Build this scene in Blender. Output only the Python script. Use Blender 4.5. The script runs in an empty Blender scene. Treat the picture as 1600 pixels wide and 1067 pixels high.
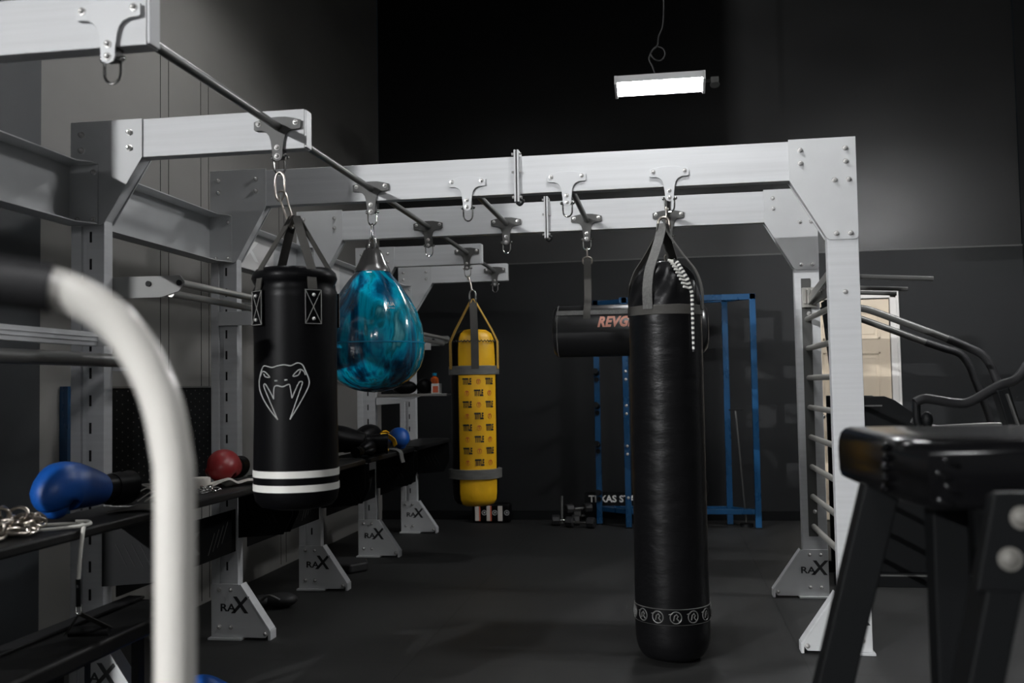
import bpy, bmesh, math, random
from mathutils import Vector, Matrix
R = math.radians
C = bpy.context.scene.collection
scn = bpy.context.scene

# ------------------------------------------------------------------ camera
cam_d = bpy.data.cameras.new('camera'); cam = bpy.data.objects.new('camera', cam_d); C.objects.link(cam)
scn.camera = cam
yaw, pitch, roll = .155, .0472, -.0175
fwd = Vector((-math.sin(yaw)*math.cos(pitch), math.cos(yaw)*math.cos(pitch), math.sin(pitch)))
rt = Vector((math.cos(yaw), math.sin(yaw), 0)); up = rt.cross(fwd)
rr = rt*math.cos(roll)+up*math.sin(roll); uu = -rt*math.sin(roll)+up*math.cos(roll)
cam.matrix_world = Matrix(((rr.x, uu.x, -fwd.x, 2.4116), (rr.y, uu.y, -fwd.y, -4.9496), (rr.z, uu.z, -fwd.z, 1.3013), (0, 0, 0, 1)))
cam_d.sensor_width = 36; cam_d.lens = 1531.24/1600*36; cam_d.clip_start = .02; cam_d.clip_end = 60
cam_d.dof.use_dof = True; cam_d.dof.focus_distance = 5.3; cam_d.dof.aperture_fstop = 2.8

# ------------------------------------------------------------------ world and exposure
w = bpy.data.worlds.new('world'); scn.world = w; w.use_nodes = True
w.node_tree.nodes['Background'].inputs[0].default_value = (.55, .75, 1, 1)
w.node_tree.nodes['Background'].inputs[1].default_value = .006
vs = scn.view_settings
vs.view_transform = 'Standard'; vs.look = 'None'; vs.gamma = 1; vs.use_curve_mapping = False
vs.exposure = 0.0
LAMP = 140.0          # emission strength of the shop-light tubes

# ------------------------------------------------------------------ materials
def nt(m): m.use_nodes = True; return m.node_tree
def mat(name, col, rough=.5, metal=0, spec=.5, noise=None, bump=None, coat=0, emis=None):
    """noise=(scale vec, amount, darker) colour variation; bump=(scale vec, strength, distance)"""
    m = bpy.data.materials.new(name); t = nt(m); b = t.nodes['Principled BSDF']
    b.inputs['Base Color'].default_value = (*col, 1); b.inputs['Roughness'].default_value = rough
    b.inputs['Metallic'].default_value = metal; b.inputs['Specular IOR Level'].default_value = spec
    b.inputs['Coat Weight'].default_value = coat; b.inputs['Coat Roughness'].default_value = .08
    if emis: b.inputs['Emission Color'].default_value = (*emis[0], 1); b.inputs['Emission Strength'].default_value = emis[1]
    tc = t.nodes.new('ShaderNodeTexCoord')
    def nz(sc, det=5):
        mp = t.nodes.new('ShaderNodeMapping'); mp.inputs['Scale'].default_value = sc
        n = t.nodes.new('ShaderNodeTexNoise'); n.inputs['Scale'].default_value = 1; n.inputs['Detail'].default_value = det
        t.links.new(tc.outputs['Object'], mp.inputs[0]); t.links.new(mp.outputs[0], n.inputs['Vector']); return n
    if noise:
        n = nz(noise[0]); r = t.nodes.new('ShaderNodeMapRange')
        r.inputs[1].default_value = .3; r.inputs[2].default_value = .7; r.inputs[3].default_value = 1-noise[1]; r.inputs[4].default_value = 1+noise[1]*.6
        mx = t.nodes.new('ShaderNodeVectorMath'); mx.operation = 'SCALE'; mx.inputs[0].default_value = col
        t.links.new(n.outputs[0], r.inputs[0]); t.links.new(r.outputs[0], mx.inputs['Scale']); t.links.new(mx.outputs[0], b.inputs['Base Color'])
        r2 = t.nodes.new('ShaderNodeMapRange'); r2.inputs[3].default_value = max(.02, rough-.08); r2.inputs[4].default_value = min(1, rough+.08)
        t.links.new(n.outputs[0], r2.inputs[0]); t.links.new(r2.outputs[0], b.inputs['Roughness'])
    if bump:
        n = nz(bump[0]); bp = t.nodes.new('ShaderNodeBump'); bp.inputs['Strength'].default_value = bump[1]; bp.inputs['Distance'].default_value = bump[2]
        t.links.new(n.outputs[0], bp.inputs['Height']); t.links.new(bp.outputs[0], b.inputs['Normal'])
    return m
M = {}
M['steel'] = mat('silver_steel', (.60, .61, .62), .5, 0, .35, ((1.2, 8, 45), .07), ((2, 20, 160), .12, .002))
M['plate'] = mat('plate_steel', (.56, .57, .575), .5, 0, .35, ((6, 6, 6), .05))
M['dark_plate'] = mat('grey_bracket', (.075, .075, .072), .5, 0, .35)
M['shade_plate'] = mat('shaded_plate_paint', (.20, .20, .195), .5, 0, .35)  # plate steel with the shading of the rail arms painted in
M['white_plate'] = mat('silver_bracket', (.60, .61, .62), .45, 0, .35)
M['rail_grey'] = mat('dark_grey_rail', (.09, .09, .086), .42, .2, .35)
M['bar'] = mat('grey_bar', (.15, .15, .145), .38, .5, .5)
M['chrome'] = mat('chrome', (.75, .74, .72), .16, 1)
M['bolt'] = mat('bright_zinc_bolt', (.72, .71, .69), .25, .55, .6)
M['dull_bolt'] = mat('dull_steel_bolt', (.16, .155, .14), .55, .2, .4)
M['zinc'] = mat('zinc', (.55, .5, .44), .28, 1)
M['rung'] = mat('rung_steel', (.42, .41, .38), .35, .5)
M['black_metal'] = mat('black_metal', (.004, .0045, .005), .55, 0, .16)
M['slot'] = mat('slot_black', (.004, .004, .005), .8)
M['leather'] = mat('black_leather', (.0045, .0045, .005), .36, 0, .19, None, ((5, 5, 10), .45, .02))
M['leather_s'] = mat('smooth_black_vinyl', (.0035, .0035, .004), .38, 0, .11, None, ((40, 40, 40), .12, .003))
M['pad_leather'] = mat('bench_vinyl', (.004, .004, .0045), .17, 0, .3)
M['shiny_leather'] = mat('shiny_black_leather', (.008, .008, .0085), .30, 0, .6, None, ((12, 12, 12), .25, .006))
M['web'] = mat('black_webbing', (.055, .053, .048), .7, 0, .3, None, ((5, 5, 200), .3, .002))
M['web_grey'] = mat('grey_webbing', (.12, .12, .115), .65, 0, .3, ((90, 90, 90), .25), ((5, 5, 260), .4, .002))
M['stitch'] = mat('grey_thread', (.22, .22, .21), .7)
M['white_vinyl'] = mat('white_vinyl', (.75, .74, .70), .45, 0, .5, ((20, 20, 4), .05))
M['lit_patch'] = mat('painted_lit_patch', (.72, .71, .70), .5)  # patch of light on the channel web, put into a pale colour
M['logo_white'] = mat('white_logo_print', (.93, .93, .92), .5)
M['logo_grey'] = mat('grey_print', (.42, .43, .42), .5)
M['black_print'] = mat('black_print', (.02, .02, .022), .5)
M['coral'] = mat('coral_print', (.66, .29, .21), .5)
M['red_print'] = mat('red_print', (.65, .12, .05), .5)
M['yellow'] = mat('yellow_vinyl', (.92, .50, .010), .45, 0, .5, ((7, 7, 4), .12), ((14, 14, 9), .35, .01))
M['yellow_web'] = mat('yellow_webbing', (.55, .33, .06), .65)
M['tape'] = mat('grey_tape', (.15, .15, .14), .42, 0, .5, ((12, 12, 60), .2), ((18, 18, 60), .5, .004))
M['blue_paint'] = mat('blue_paint', (.004, .052, .135), .28, 0, .6, ((6, 6, 3), .25), None, .3)
M['blue_leather'] = mat('blue_leather', (.004, .072, .33), .42, 0, .5, None, ((25, 25, 25), .3, .004))
M['red_leather'] = mat('red_leather', (.26, .018, .02), .38, 0, .5, None, ((30, 30, 30), .4, .004))
M['teal'] = mat('teal_vinyl', (.0, .22, .38), .35)
M['rubber'] = mat('black_rubber', (.018, .018, .019), .55, 0, .4, ((60, 60, 60), .2))
M['shelf'] = mat('black_shelf_pad', (.008, .008, .008), .5, 0, .28, None, ((60, 60, 60), .15, .002))
M['foam'] = mat('black_foam', (.012, .012, .013), .55, 0, .4)
M['white_tube'] = mat('white_gloss_paint', (.76, .74, .69), .22, 0, .6)
M['cloth_white'] = mat('white_cloth', (.62, .58, .53), .85, 0, .2, None, ((40, 40, 40), .5, .006))
M['rope_white'] = mat('white_cord', (.62, .61, .56), .55)
M['amber'] = mat('amber_plastic', (.55, .09, .01), .12, 0, .6)
M['door'] = mat('cream_door_paint', (.66, .56, .43), .4, 0, .5)
M['casing'] = mat('white_casing_paint', (.72, .70, .67), .4)
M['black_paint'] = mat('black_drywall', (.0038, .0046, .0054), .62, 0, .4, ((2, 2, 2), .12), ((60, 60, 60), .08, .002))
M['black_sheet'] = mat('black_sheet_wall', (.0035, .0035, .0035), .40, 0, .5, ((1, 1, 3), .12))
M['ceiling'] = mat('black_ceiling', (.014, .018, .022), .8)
M['wall_shade'] = mat('wall_shade_paint', (.035, .039, .043), .5, 0, .4, ((3, 3, 1), .15))  # shade on the left wall, put into a darker colour
M['tube_on'] = mat('lit_tube', (1, 1, 1), .4, 0, .5, emis=((1, .985, .95), LAMP))
M['housing'] = mat('white_lamp_housing', (.6, .6, .6), .4)
M['cord'] = mat('lamp_cord', (.05, .05, .05), .6)

# floor: black rubber tiles with seams
def floor_mat():
    m = bpy.data.materials.new('rubber_tile_floor'); t = nt(m); b = t.nodes['Principled BSDF']; N = t.nodes.new; L = t.links.new
    tc = N('ShaderNodeTexCoord'); sp = N('ShaderNodeSeparateXYZ'); L(tc.outputs['Object'], sp.inputs[0])
    def math_(op, a, bb=None):
        n = N('ShaderNodeMath'); n.operation = op
        for i, v in enumerate((a, bb)):
            if v is None: continue
            if isinstance(v, (int, float)): n.inputs[i].default_value = v
            else: L(v, n.inputs[i])
        return n.outputs[0]
    nn = N('ShaderNodeTexNoise'); nn.inputs['Scale'].default_value = 3; L(tc.outputs['Object'], nn.inputs['Vector'])
    wob = math_('MULTIPLY', math_('SUBTRACT', nn.outputs[0], .5), .012)
    def seam(coord, period, off, wd):
        v = math_('ADD', math_('SUBTRACT', coord, off), wob)
        d = math_('PINGPONG', v, period/2)
        return math_('LESS_THAN', d, wd)
    s = math_('MAXIMUM', seam(sp.outputs[0], 1.85, 1.17, .0045), seam(sp.outputs[1], 1.2, .85, .0035))
    n1 = N('ShaderNodeTexNoise'); n1.inputs['Scale'].default_value = 1.6; n1.inputs['Detail'].default_value = 6; L(tc.outputs['Object'], n1.inputs['Vector'])
    n2 = N('ShaderNodeTexNoise'); n2.inputs['Scale'].default_value = 260; n2.inputs['Detail'].default_value = 2; L(tc.outputs['Object'], n2.inputs['Vector'])
    v1 = N('ShaderNodeMapRange'); L(n1.outputs[0], v1.inputs[0]); v1.inputs[3].default_value = .0085; v1.inputs[4].default_value = .015
    v2 = N('ShaderNodeMapRange'); L(n2.outputs[0], v2.inputs[0]); v2.inputs[1].default_value = .35; v2.inputs[2].default_value = .75; v2.inputs[3].default_value = .75; v2.inputs[4].default_value = 1.5
    v = math_('MULTIPLY', v1.outputs[0], v2.outputs[0])
    v = math_('MULTIPLY', v, math_('SUBTRACT', 1, math_('MULTIPLY', s, .85)))
    cb = N('ShaderNodeCombineXYZ'); L(v, cb.inputs[0]); L(math_('MULTIPLY', v, 1.0), cb.inputs[1]); L(math_('MULTIPLY', v, .97), cb.inputs[2])
    L(cb.outputs[0], b.inputs['Base Color']); b.inputs['Roughness'].default_value = .62; b.inputs['Specular IOR Level'].default_value = .45
    bp = N('ShaderNodeBump'); bp.inputs['Strength'].default_value = .35; bp.inputs['Distance'].default_value = .003
    L(math_('SUBTRACT', n2.outputs[0], math_('MULTIPLY', s, 2)), bp.inputs['Height']); L(bp.outputs[0], b.inputs['Normal'])
    return m
M['floor'] = floor_mat()

def wall_mat():
    m = mat('grey_sheet_wall', (.25, .242, .228), .55, 0, .4, ((1.2, .8, 1.6), .14), ((3, 3, 1), .15, .02))
    return m
M['wall_grey'] = wall_mat()

def aqua_mat():
    m = bpy.data.materials.new('aqua_swirl_vinyl'); t = nt(m); b = t.nodes['Principled BSDF']; N = t.nodes.new; L = t.links.new
    tc = N('ShaderNodeTexCoord'); mp = N('ShaderNodeMapping'); mp.inputs['Scale'].default_value = (6.5, 6.5, 1.5); L(tc.outputs['Object'], mp.inputs[0])
    n = N('ShaderNodeTexNoise'); n.inputs['Scale'].default_value = 1.0; n.inputs['Detail'].default_value = 4; n.inputs['Distortion'].default_value = 1.6
    L(mp.outputs[0], n.inputs['Vector'])
    cr = N('ShaderNodeValToRGB'); e = cr.color_ramp.elements
    e[0].position = .30; e[0].color = (.000, .016, .040, 1); e[1].position = .74; e[1].color = (.16, .46, .50, 1)
    for p, c in ((.42, (.0, .045, .10, 1)), (.50, (.0, .15, .27, 1)), (.57, (.0, .30, .44, 1)), (.64, (.0, .12, .17, 1))):
        x = e.new(p); x.color = c
    L(n.outputs[0], cr.inputs[0]); L(cr.outputs[0], b.inputs['Base Color'])
    b.inputs['Roughness'].default_value = .16; b.inputs['Specular IOR Level'].default_value = .6; b.inputs['Coat Weight'].default_value = .6
    b.inputs['Coat Roughness'].default_value = .05
    n2 = N('ShaderNodeTexNoise'); n2.inputs['Scale'].default_value = 1; n2.inputs['Detail'].default_value = 2
    mp2 = N('ShaderNodeMapping'); mp2.inputs['Scale'].default_value = (16, 16, 1.6); L(tc.outputs['Object'], mp2.inputs[0]); L(mp2.outputs[0], n2.inputs['Vector'])
    bp = N('ShaderNodeBump'); bp.inputs['Strength'].default_value = .35; bp.inputs['Distance'].default_value = .02
    L(n2.outputs[0], bp.inputs['Height']); L(bp.outputs[0], b.inputs['Normal'])
    return m
M['aqua'] = aqua_mat()

# ------------------------------------------------------------------ geometry helpers
def catmull(pts, k=6, closed=False):
    P = [Vector(p) for p in pts]; out = []; n = len(P)
    rng = range(n if closed else n-1)
    for i in rng:
        if closed: a, b, c, d = P[(i-1) % n], P[i], P[(i+1) % n], P[(i+2) % n]
        else: a, b, c, d = P[max(i-1, 0)], P[i], P[i+1], P[min(i+2, n-1)]
        for j in range(k):
            s = j/k
            out.append(.5*((2*b)+(-a+c)*s+(2*a-5*b+4*c-d)*s*s+(-a+3*b-3*c+d)*s**3))
    if not closed: out.append(P[-1])
    return out

class MB:
    def __init__(s): s.v = []; s.f = []
    def add(s, vs, fs):
        n = len(s.v); s.v += [Vector(v) for v in vs]; s.f += [tuple(i+n for i in f) for f in fs]; return s
    def box(s, x0, x1, y0, y1, z0, z1):
        vs = [(x, y, z) for x in (x0, x1) for y in (y0, y1) for z in (z0, z1)]
        return s.add(vs, [(0, 1, 3, 2), (4, 6, 7, 5), (0, 4, 5, 1), (2, 3, 7, 6), (0, 2, 6, 4), (1, 5, 7, 3)])
    def beam(s, p0, p1, wd, hd, ref=(0, 0, 1)):
        p0, p1 = Vector(p0), Vector(p1); d = (p1-p0).normalized(); r = d.cross(Vector(ref))
        if r.length < 1e-4: r = d.cross(Vector((1, 0, 0)))
        r.normalize(); u = r.cross(d)
        vs = [p+r*a*wd/2+u*b*hd/2 for p in (p0, p1) for a, b in ((-1, -1), (1, -1), (1, 1), (-1, 1))]
        return s.add(vs, [(3, 2, 1, 0), (4, 5, 6, 7)]+[(i, (i+1) % 4, (i+1) % 4+4, i+4) for i in range(4)])
    def prism(s, poly, axis, a, b):
        """poly of 2D points in the plane normal to axis ('y': x,z ; 'x': y,z ; 'z': x,y)"""
        def p3(p, t): return {'y': (p[0], t, p[1]), 'x': (t, p[0], p[1]), 'z': (p[0], p[1], t)}[axis]
        n = len(poly); vs = [p3(p, a) for p in poly]+[p3(p, b) for p in poly]
        return s.add(vs, [tuple(range(n-1, -1, -1)), tuple(range(n, 2*n))]+[(i, (i+1) % n, (i+1) % n+n, i+n) for i in range(n)])
    def tube(s, path, r, n=12, closed=False, flat=1.0, cap=True):
        P = [Vector(p) for p in path]; m = len(P)
        if m < 2: return s
        T = [((P[(i+1) % m] if closed or i < m-1 else P[i])-(P[(i-1) % m] if closed or i > 0 else P[i])).normalized() for i in range(m)]
        a = T[0].orthogonal().normalized(); rings = []; vs = []
        for i in range(m):
            a = (a-T[i]*a.dot(T[i])).normalized(); b = T[i].cross(a)
            rad = r[i] if isinstance(r, (list, tuple)) else r
            vs += [P[i]+(a*math.cos(t)+b*math.sin(t)*flat)*rad for t in (2*math.pi*k/n for k in range(n))]
        fs = []
        for i in range(m if closed else m-1):
            for k in range(n):
                j = (i+1) % m
                fs.append((i*n+k, i*n+(k+1) % n, j*n+(k+1) % n, j*n+k))
        if not closed and cap: fs += [tuple(range(n-1, -1, -1)), tuple(range((m-1)*n, m*n))]
        return s.add(vs, fs)
    def cyl(s, p0, p1, r, n=16, r2=None): return s.tube([p0, p1], [r, r if r2 is None else r2], n)
    def strap(s, path, wdir, wd, th=.003):
        """flat band: wdir across direction"""
        P = [Vector(p) for p in path]; W = Vector(wdir).normalized(); m = len(P); vs = []
        for i in range(m):
            t = (P[min(i+1, m-1)]-P[max(i-1, 0)]).normalized(); nrm = t.cross(W).normalized()
            vs += [P[i]+W*a*wd/2+nrm*b*th/2 for a, b in ((-1, -1), (1, -1), (1, 1), (-1, 1))]
        fs = [(3, 2, 1, 0), tuple(range(4*m-4, 4*m))]
        for i in range(m-1): fs += [(4*i+k, 4*i+(k+1) % 4, 4*i+4+(k+1) % 4, 4*i+4+k) for k in range(4)]
        return s.add(vs, fs)
    def lathe(s, c, prof, n=48, jit=None, axis='z'):
        c = Vector(c); vs = []
        for (r, z) in prof:
            for k in range(n):
                t = 2*math.pi*k/n; q = r*(1+(jit(t, z) if jit else 0))
                a, b = q*math.cos(t), q*math.sin(t)
                vs.append(c+(Vector((a, b, z)) if axis == 'z' else Vector((z, a, b))))
        m = len(prof); fs = [(i*n+k, i*n+(k+1) % n, (i+1)*n+(k+1) % n, (i+1)*n+k) for i in range(m-1) for k in range(n)]
        fs += [tuple(range(n-1, -1, -1)), tuple(range((m-1)*n, m*n))]
        return s.add(vs, fs)
    def ell(s, c, r, rot=(0, 0, 0), n=20, m=12, shape=None):
        Mx = Matrix.Rotation(rot[2], 3, 'Z') @ Matrix.Rotation(rot[1], 3, 'Y') @ Matrix.Rotation(rot[0], 3, 'X'); c = Vector(c); vs = []; fs = []
        for i in range(m+1):
            ph = math.pi*(i/m)*.998+.003
            for k in range(n):
                t = 2*math.pi*k/n; u = Vector((math.sin(ph)*math.cos(t), math.sin(ph)*math.sin(t), math.cos(ph)))
                if shape: u = shape(u)
                vs.append(c+Mx @ Vector((u.x*r[0], u.y*r[1], u.z*r[2])))
        for i in range(m):
            for k in range(n): fs.append((i*n+k, (i+1)*n+k, (i+1)*n+(k+1) % n, i*n+(k+1) % n))
        fs += [tuple(range(n)), tuple(range((m+1)*n-1, m*n-1, -1))]
        return s.add(vs, fs)
    def map(s, fn): s.v = [Vector(fn(v)) for v in s.v]; return s
    def build(s, name, m, parent=None, bev=0, ang=38, sub=0):
        o3 = Vector((0, 0, 0)); p = parent
        while p is not None: o3 += Vector(p.location); p = p.parent
        me = bpy.data.meshes.new(name); me.from_pydata([tuple(v-o3) for v in s.v], [], s.f); me.validate()
        bm = bmesh.new(); bm.from_mesh(me); bmesh.ops.recalc_face_normals(bm, faces=bm.faces); bm.to_mesh(me); bm.free()
        me.polygons.foreach_set('use_smooth', [True]*len(me.polygons)); me.set_sharp_from_angle(angle=R(ang))
        me.materials.append(M[m] if isinstance(m, str) else m); me.update()
        ob = bpy.data.objects.new(name, me); C.objects.link(ob)
        if parent: ob.parent = parent
        if bev:
            b = ob.modifiers.new('bevel', 'BEVEL'); b.width = bev; b.segments = 2; b.limit_method = 'ANGLE'; b.angle_limit = R(40); b.harden_normals = True
        if sub:
            d = ob.modifiers.new('sub', 'SUBSURF'); d.levels = sub; d.render_levels = sub
        return ob

def thing(name, label, cat, loc=(0, 0, 0), group=None):
    o = bpy.data.objects.new(name, None); C.objects.link(o); o.empty_display_size = .1
    o.location = loc; o['label'] = label; o['category'] = cat
    if group: o['group'] = group
    return o
def tag(o, label, cat, group=None):
    o['label'] = label; o['category'] = cat
    if group: o['group'] = group
    return o
def struct(o): o['kind'] = 'structure'; return o

def text_mb(body, size, ext=.001, shear=0, bold=0, align='CENTER', spacing=1, fine=False):
    cu = bpy.data.curves.new('t', 'FONT'); cu.body = body; cu.size = size; cu.extrude = ext; cu.shear = shear; cu.offset = bold
    cu.align_x = align; cu.align_y = 'CENTER'; cu.resolution_u = 3; cu.space_character = spacing
    o = bpy.data.objects.new('t', cu); C.objects.link(o); dg = bpy.context.evaluated_depsgraph_get()
    me = bpy.data.meshes.new_from_object(o.evaluated_get(dg)); mb = MB()
    if fine:
        bm = bmesh.new(); bm.from_mesh(me); bmesh.ops.triangulate(bm, faces=bm.faces); bmesh.ops.subdivide_edges(bm, edges=bm.edges, cuts=3, use_grid_fill=True); bm.to_mesh(me); bm.free()
    mb.add([v.co.copy() for v in me.vertices], [tuple(p.vertices) for p in me.polygons])
    bpy.data.objects.remove(o); bpy.data.curves.remove(cu); bpy.data.meshes.remove(me)
    return mb
def merge(a, b): a.add([tuple(v) for v in b.v], b.f); return a
def cyl_map(cx, cy, r, base, z0):
    """flat (u, v, depth) -> surface of a vertical cylinder; base = facing angle; u grows to the viewer's right"""
    def fn(v):
        a = base+v.x/r; q = r+v.z
        return (cx+q*math.cos(a), cy+q*math.sin(a), z0+v.y)
    return fn
CAMXY = (2.41, -4.95)
def facing(cx, cy): return math.atan2(CAMXY[1]-cy, CAMXY[0]-cx)

# ------------------------------------------------------------------ room
XL, XR, YB, YF, ZC = -.45, 5.7, 4.69, -26.5, 9.2
YW, XL2 = -2.56, -13.0        # the left wall ends here and the room widens towards the camera
struct(MB().box(XL2-.1, XR+.1, YF-.1, YB+.1, -.1, 0).build('floor', 'floor'))
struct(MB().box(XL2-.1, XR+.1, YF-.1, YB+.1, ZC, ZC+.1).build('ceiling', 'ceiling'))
struct(MB().box(XL-.12, XL, YW, YB, 0, ZC).build('wall_left', 'wall_grey'))
struct(MB().box(XL2, XL-.12, YW, YW+.1, 0, ZC).build('wall_left_return', 'black_paint'))
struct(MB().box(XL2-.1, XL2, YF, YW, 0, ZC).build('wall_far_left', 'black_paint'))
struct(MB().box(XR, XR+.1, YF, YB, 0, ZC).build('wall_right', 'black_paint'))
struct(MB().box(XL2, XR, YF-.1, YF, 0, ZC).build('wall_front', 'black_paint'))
# back wall: black board below, sheet metal above, open for the door
DX0, DX1, DZ = 3.80, 4.50, 2.075
bw = MB().box(XL, DX0-.02, YB, YB+.1, 0, 2.54).box(DX1+.02, XR, YB, YB+.1, 0, 2.54).box(DX0-.02, DX1+.02, YB, YB+.1, DZ+.02, 2.54)
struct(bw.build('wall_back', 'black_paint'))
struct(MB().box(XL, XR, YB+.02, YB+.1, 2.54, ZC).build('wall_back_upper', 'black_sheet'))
tr = MB().box(XL, XR, YB-.004, YB+.03, 2.533, 2.545)
struct(tr.build('trim_1', 'dark_plate'))
struct(MB().box(XL, DX0-.1, YB-.012, YB, 0, .09).build('baseboard_back', 'black_metal'))
# seams of the left wall's sheets
sm = MB()
for y0 in (.29, .385, .79, .895, 2.05, 2.15): sm.box(XL, XL+.002, y0-.002, y0+.002, .02, 3.3)
struct(sm.build('trim_2', 'slot'))
struct(MB().box(XL, XL+.02, -1.55, -.835, 0, ZC-.01).box(XL, XL+.012, YW, -1.56, 0, ZC-.01).build('wall_shade_panel', 'wall_shade'))  # unlit stretch of the left wall, painted as dark thin sheets
# door
d = MB().box(DX0, DX1, YB-.005, YB+.035, .008, DZ)
do = struct(d.build('door_1', 'door', bev=.003))
def raised(x0, x1, z0, z1):
    pm = MB()
    for a, b, c, e in ((x0, x1, z0, z0+.02), (x0, x1, z1-.02, z1), (x0, x0+.02, z0, z1), (x1-.02, x1, z0, z1)):
        pm.box(a, b, YB-.014, YB-.004, c, e)
    pm.box(x0+.045, x1-.045, YB-.012, YB-.004, z0+.045, z1-.045)
    pm.build('door_panel', 'door', do, bev=.003)
for x0, x1 in ((DX0+.09, DX0+.31), (DX1-.31, DX1-.09)):
    raised(x0, x1, 1.70, 1.96); raised(x0, x1, .98, 1.58); raised(x0, x1, .2, .84)
MB().tube([(DX0+.06, YB-.005, .98), (DX0+.06, YB-.05, .98)], .012).ell((DX0+.06, YB-.07, .98), (.028, .028, .028)).build('door_knob', 'chrome', do)
for z in (1.83, 1.03, .25): MB().box(DX1-.004, DX1+.010, YB-.02, YB-.005, z-.045, z+.045).build('door_hinge', 'black_metal', do)
cs = MB().box(DX1+.005, DX1+.085, YB-.022, YB, 0, DZ+.09).box(DX0-.085, DX0-.005, YB-.022, YB, 0, DZ+.09).box(DX0-.085, DX1+.085, YB-.022, YB, DZ+.01, DZ+.09)
cs.box(DX1+.06, DX1+.085, YB-.032, YB, 0, DZ+.09).box(DX0-.085, DX0-.06, YB-.032, YB, 0, DZ+.09).box(DX0-.085, DX1+.085, YB-.032, YB, DZ+.065, DZ+.09)
struct(cs.build('trim_4', 'casing', bev=.004))

# ------------------------------------------------------------------ shop lights
def lit(p):
    k = 'tube_on_%g' % p
    if k not in M: M[k] = mat('lit_tube', (1, 1, 1), .4, 0, .5, emis=((.985, .99, 1), p))
    return k
def shop_light(label, c, power=LAMP, cable=True, turn=0., tilt=0.):
    t = thing('shop_light', label, 'light', c, 'hanging shop lights'); x, y, z = c
    hs = MB().box(x-.33, x+.33, y-.088, y+.088, z+.016, z+.05)
    parts = [hs.build('housing', 'housing', t, bev=.006)]
    for q in (-1, 1): parts.append(MB().cyl((x-.315, y+q*.050, z-.006), (x+.315, y+q*.050, z-.006), .020, 14).build('light_tube', lit(power), t))
    for q in (-1, 1): parts.append(MB().box(x-.33, x+.33, y+q*.088-.002, y+q*.088+.002, z-.010, z+.05).build('side_skirt', 'housing', t))
    for q in (-1, 1): parts.append(MB().box(x+q*.33-.010, x+q*.33+.010, y-.090, y+.090, z-.028, z+.052).build('end_cap', 'housing', t))
    parts.append(MB().tube([(x+.34, y, z+.02), (x+.38, y, z+.02)], .012).lathe((x+.41, y, z-.02), [(.001, -.004), (.036, -.004), (.036, .004), (.001, .004)], 20).box(x+.38, x+.44, y-.02, y+.02, z-.01, z+.04).build('pull_switch', 'dark_plate', t))
    parts.append(MB().box(x-.32, x+.32, y-.012, y+.012, z-.002, z+.016).build('divider', 'dark_plate', t))
    for p in parts: p.rotation_euler = (-tilt, 0, 0)
    if cable:
        pts = [(x-.02, y, z+.045), (x-.05, y, z+.15), (x-.075, y, z+.22), (x-.03, y, z+.30), (x+.03, y+.01, z+.29), (x+.045, y+.01, z+.24), (x+.01, y+.01, z+.20), (x-.04, y-.01, z+.21), (x-.06, y-.01, z+.26), (x-.01, y-.01, z+.31), (x+.0, y, z+.38), (x+.03, y, z+.45), (x+.04, y, z+.52), (x+.045, y, z+.60)]
        MB().tube(catmull(pts, 6)+[Vector((x+.05, y, ZC-.005))], .006, 8).build('power_cord', 'cord', t)
    t.rotation_euler = (0, 0, turn)
    return t
shop_light('lit twin-tube shop light hanging from looped cord beyond the far beams', (2.42, 2.5, 3.575), tilt=R(20))
shop_light('twin-tube shop light hanging over the aisle before the first full-width beam, out of frame', (2.42, -.8, 3.60), 125)
shop_light('added twin-tube fill light right above the photographer, unseen and out of frame', (2.35, -5.15, 2.95), 125, cable=True)  # added fill lamp, brightens the white handle from the front
shop_light('added twin-tube fill light at the right before the cream door, unseen and out of frame', (5.0, 1.2, 3.60), 500)  # added unseen lamp to brighten the door and right side
shop_light('added twin-tube fill light by the grey left wall, unseen and out of frame', (.5, .2, 3.95), 60)  # added unseen lamp to lift the left wall
shop_light('bright shop light hanging far behind the photographer at left, out of frame', (-11.3, -24.6, 8.6), 54000, turn=-.46)
# ------------------------------------------------------------------ the rig
yB = 1.257; FY = [-2.46, -1.257, 0, 1.257, 2.514, 3.771]; D = .062; W = 3.355; P = .148; H = 2.5; HX = [.902, 1.417, 1.936, 2.4517]
rig = thing('boxing_rig', 'silver steel boxing rig of bolted posts, overhead beams and hanger brackets', 'rig', (0, 0, 0))
_bolt = {}
def bolts(parent, pts, y=None, r=.011, depth=.014, name='bolt'):
    """domed bolt heads on washers, each an object of its own sharing one mesh"""
    k = (r, depth)
    if k not in _bolt:
        m = MB().lathe((0, 0, 0), [(r*1.4, 0), (r*1.4, .0025), (r*1.02, .003), (r, depth*.45), (r*.8, depth*.8), (r*.45, depth), (.0004, depth*1.02)], 14)
        m.v = [Vector((v.x, -v.z, v.y)) for v in m.v]
        o = m.build(name, 'dull_bolt' if r > .012 else 'bolt', None); _bolt[k] = o.data; bpy.data.objects.remove(o)
    o3 = Vector((0, 0, 0)); p = parent
    while p is not None: o3 += Vector(p.location); p = p.parent
    for q in pts:
        o = bpy.data.objects.new(name, _bolt[k]); C.objects.link(o); o.parent = parent; o.location = Vector(q)-o3
def rounded(poly, idx, r=.02):
    out = []
    n = len(poly)
    for i, p in enumerate(poly):
        if i in idx:
            a = Vector(poly[i-1]); b = Vector(p); c = Vector(poly[(i+1) % n])
            u = (a-b).normalized(); v = (c-b).normalized(); s = b+u*r; e = b+v*r
            for t in (0, .25, .5, .75, 1): out.append(tuple(s*(1-t)**2+b*2*t*(1-t)+e*t*t))
        else: out.append(tuple(p))
    return out
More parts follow.
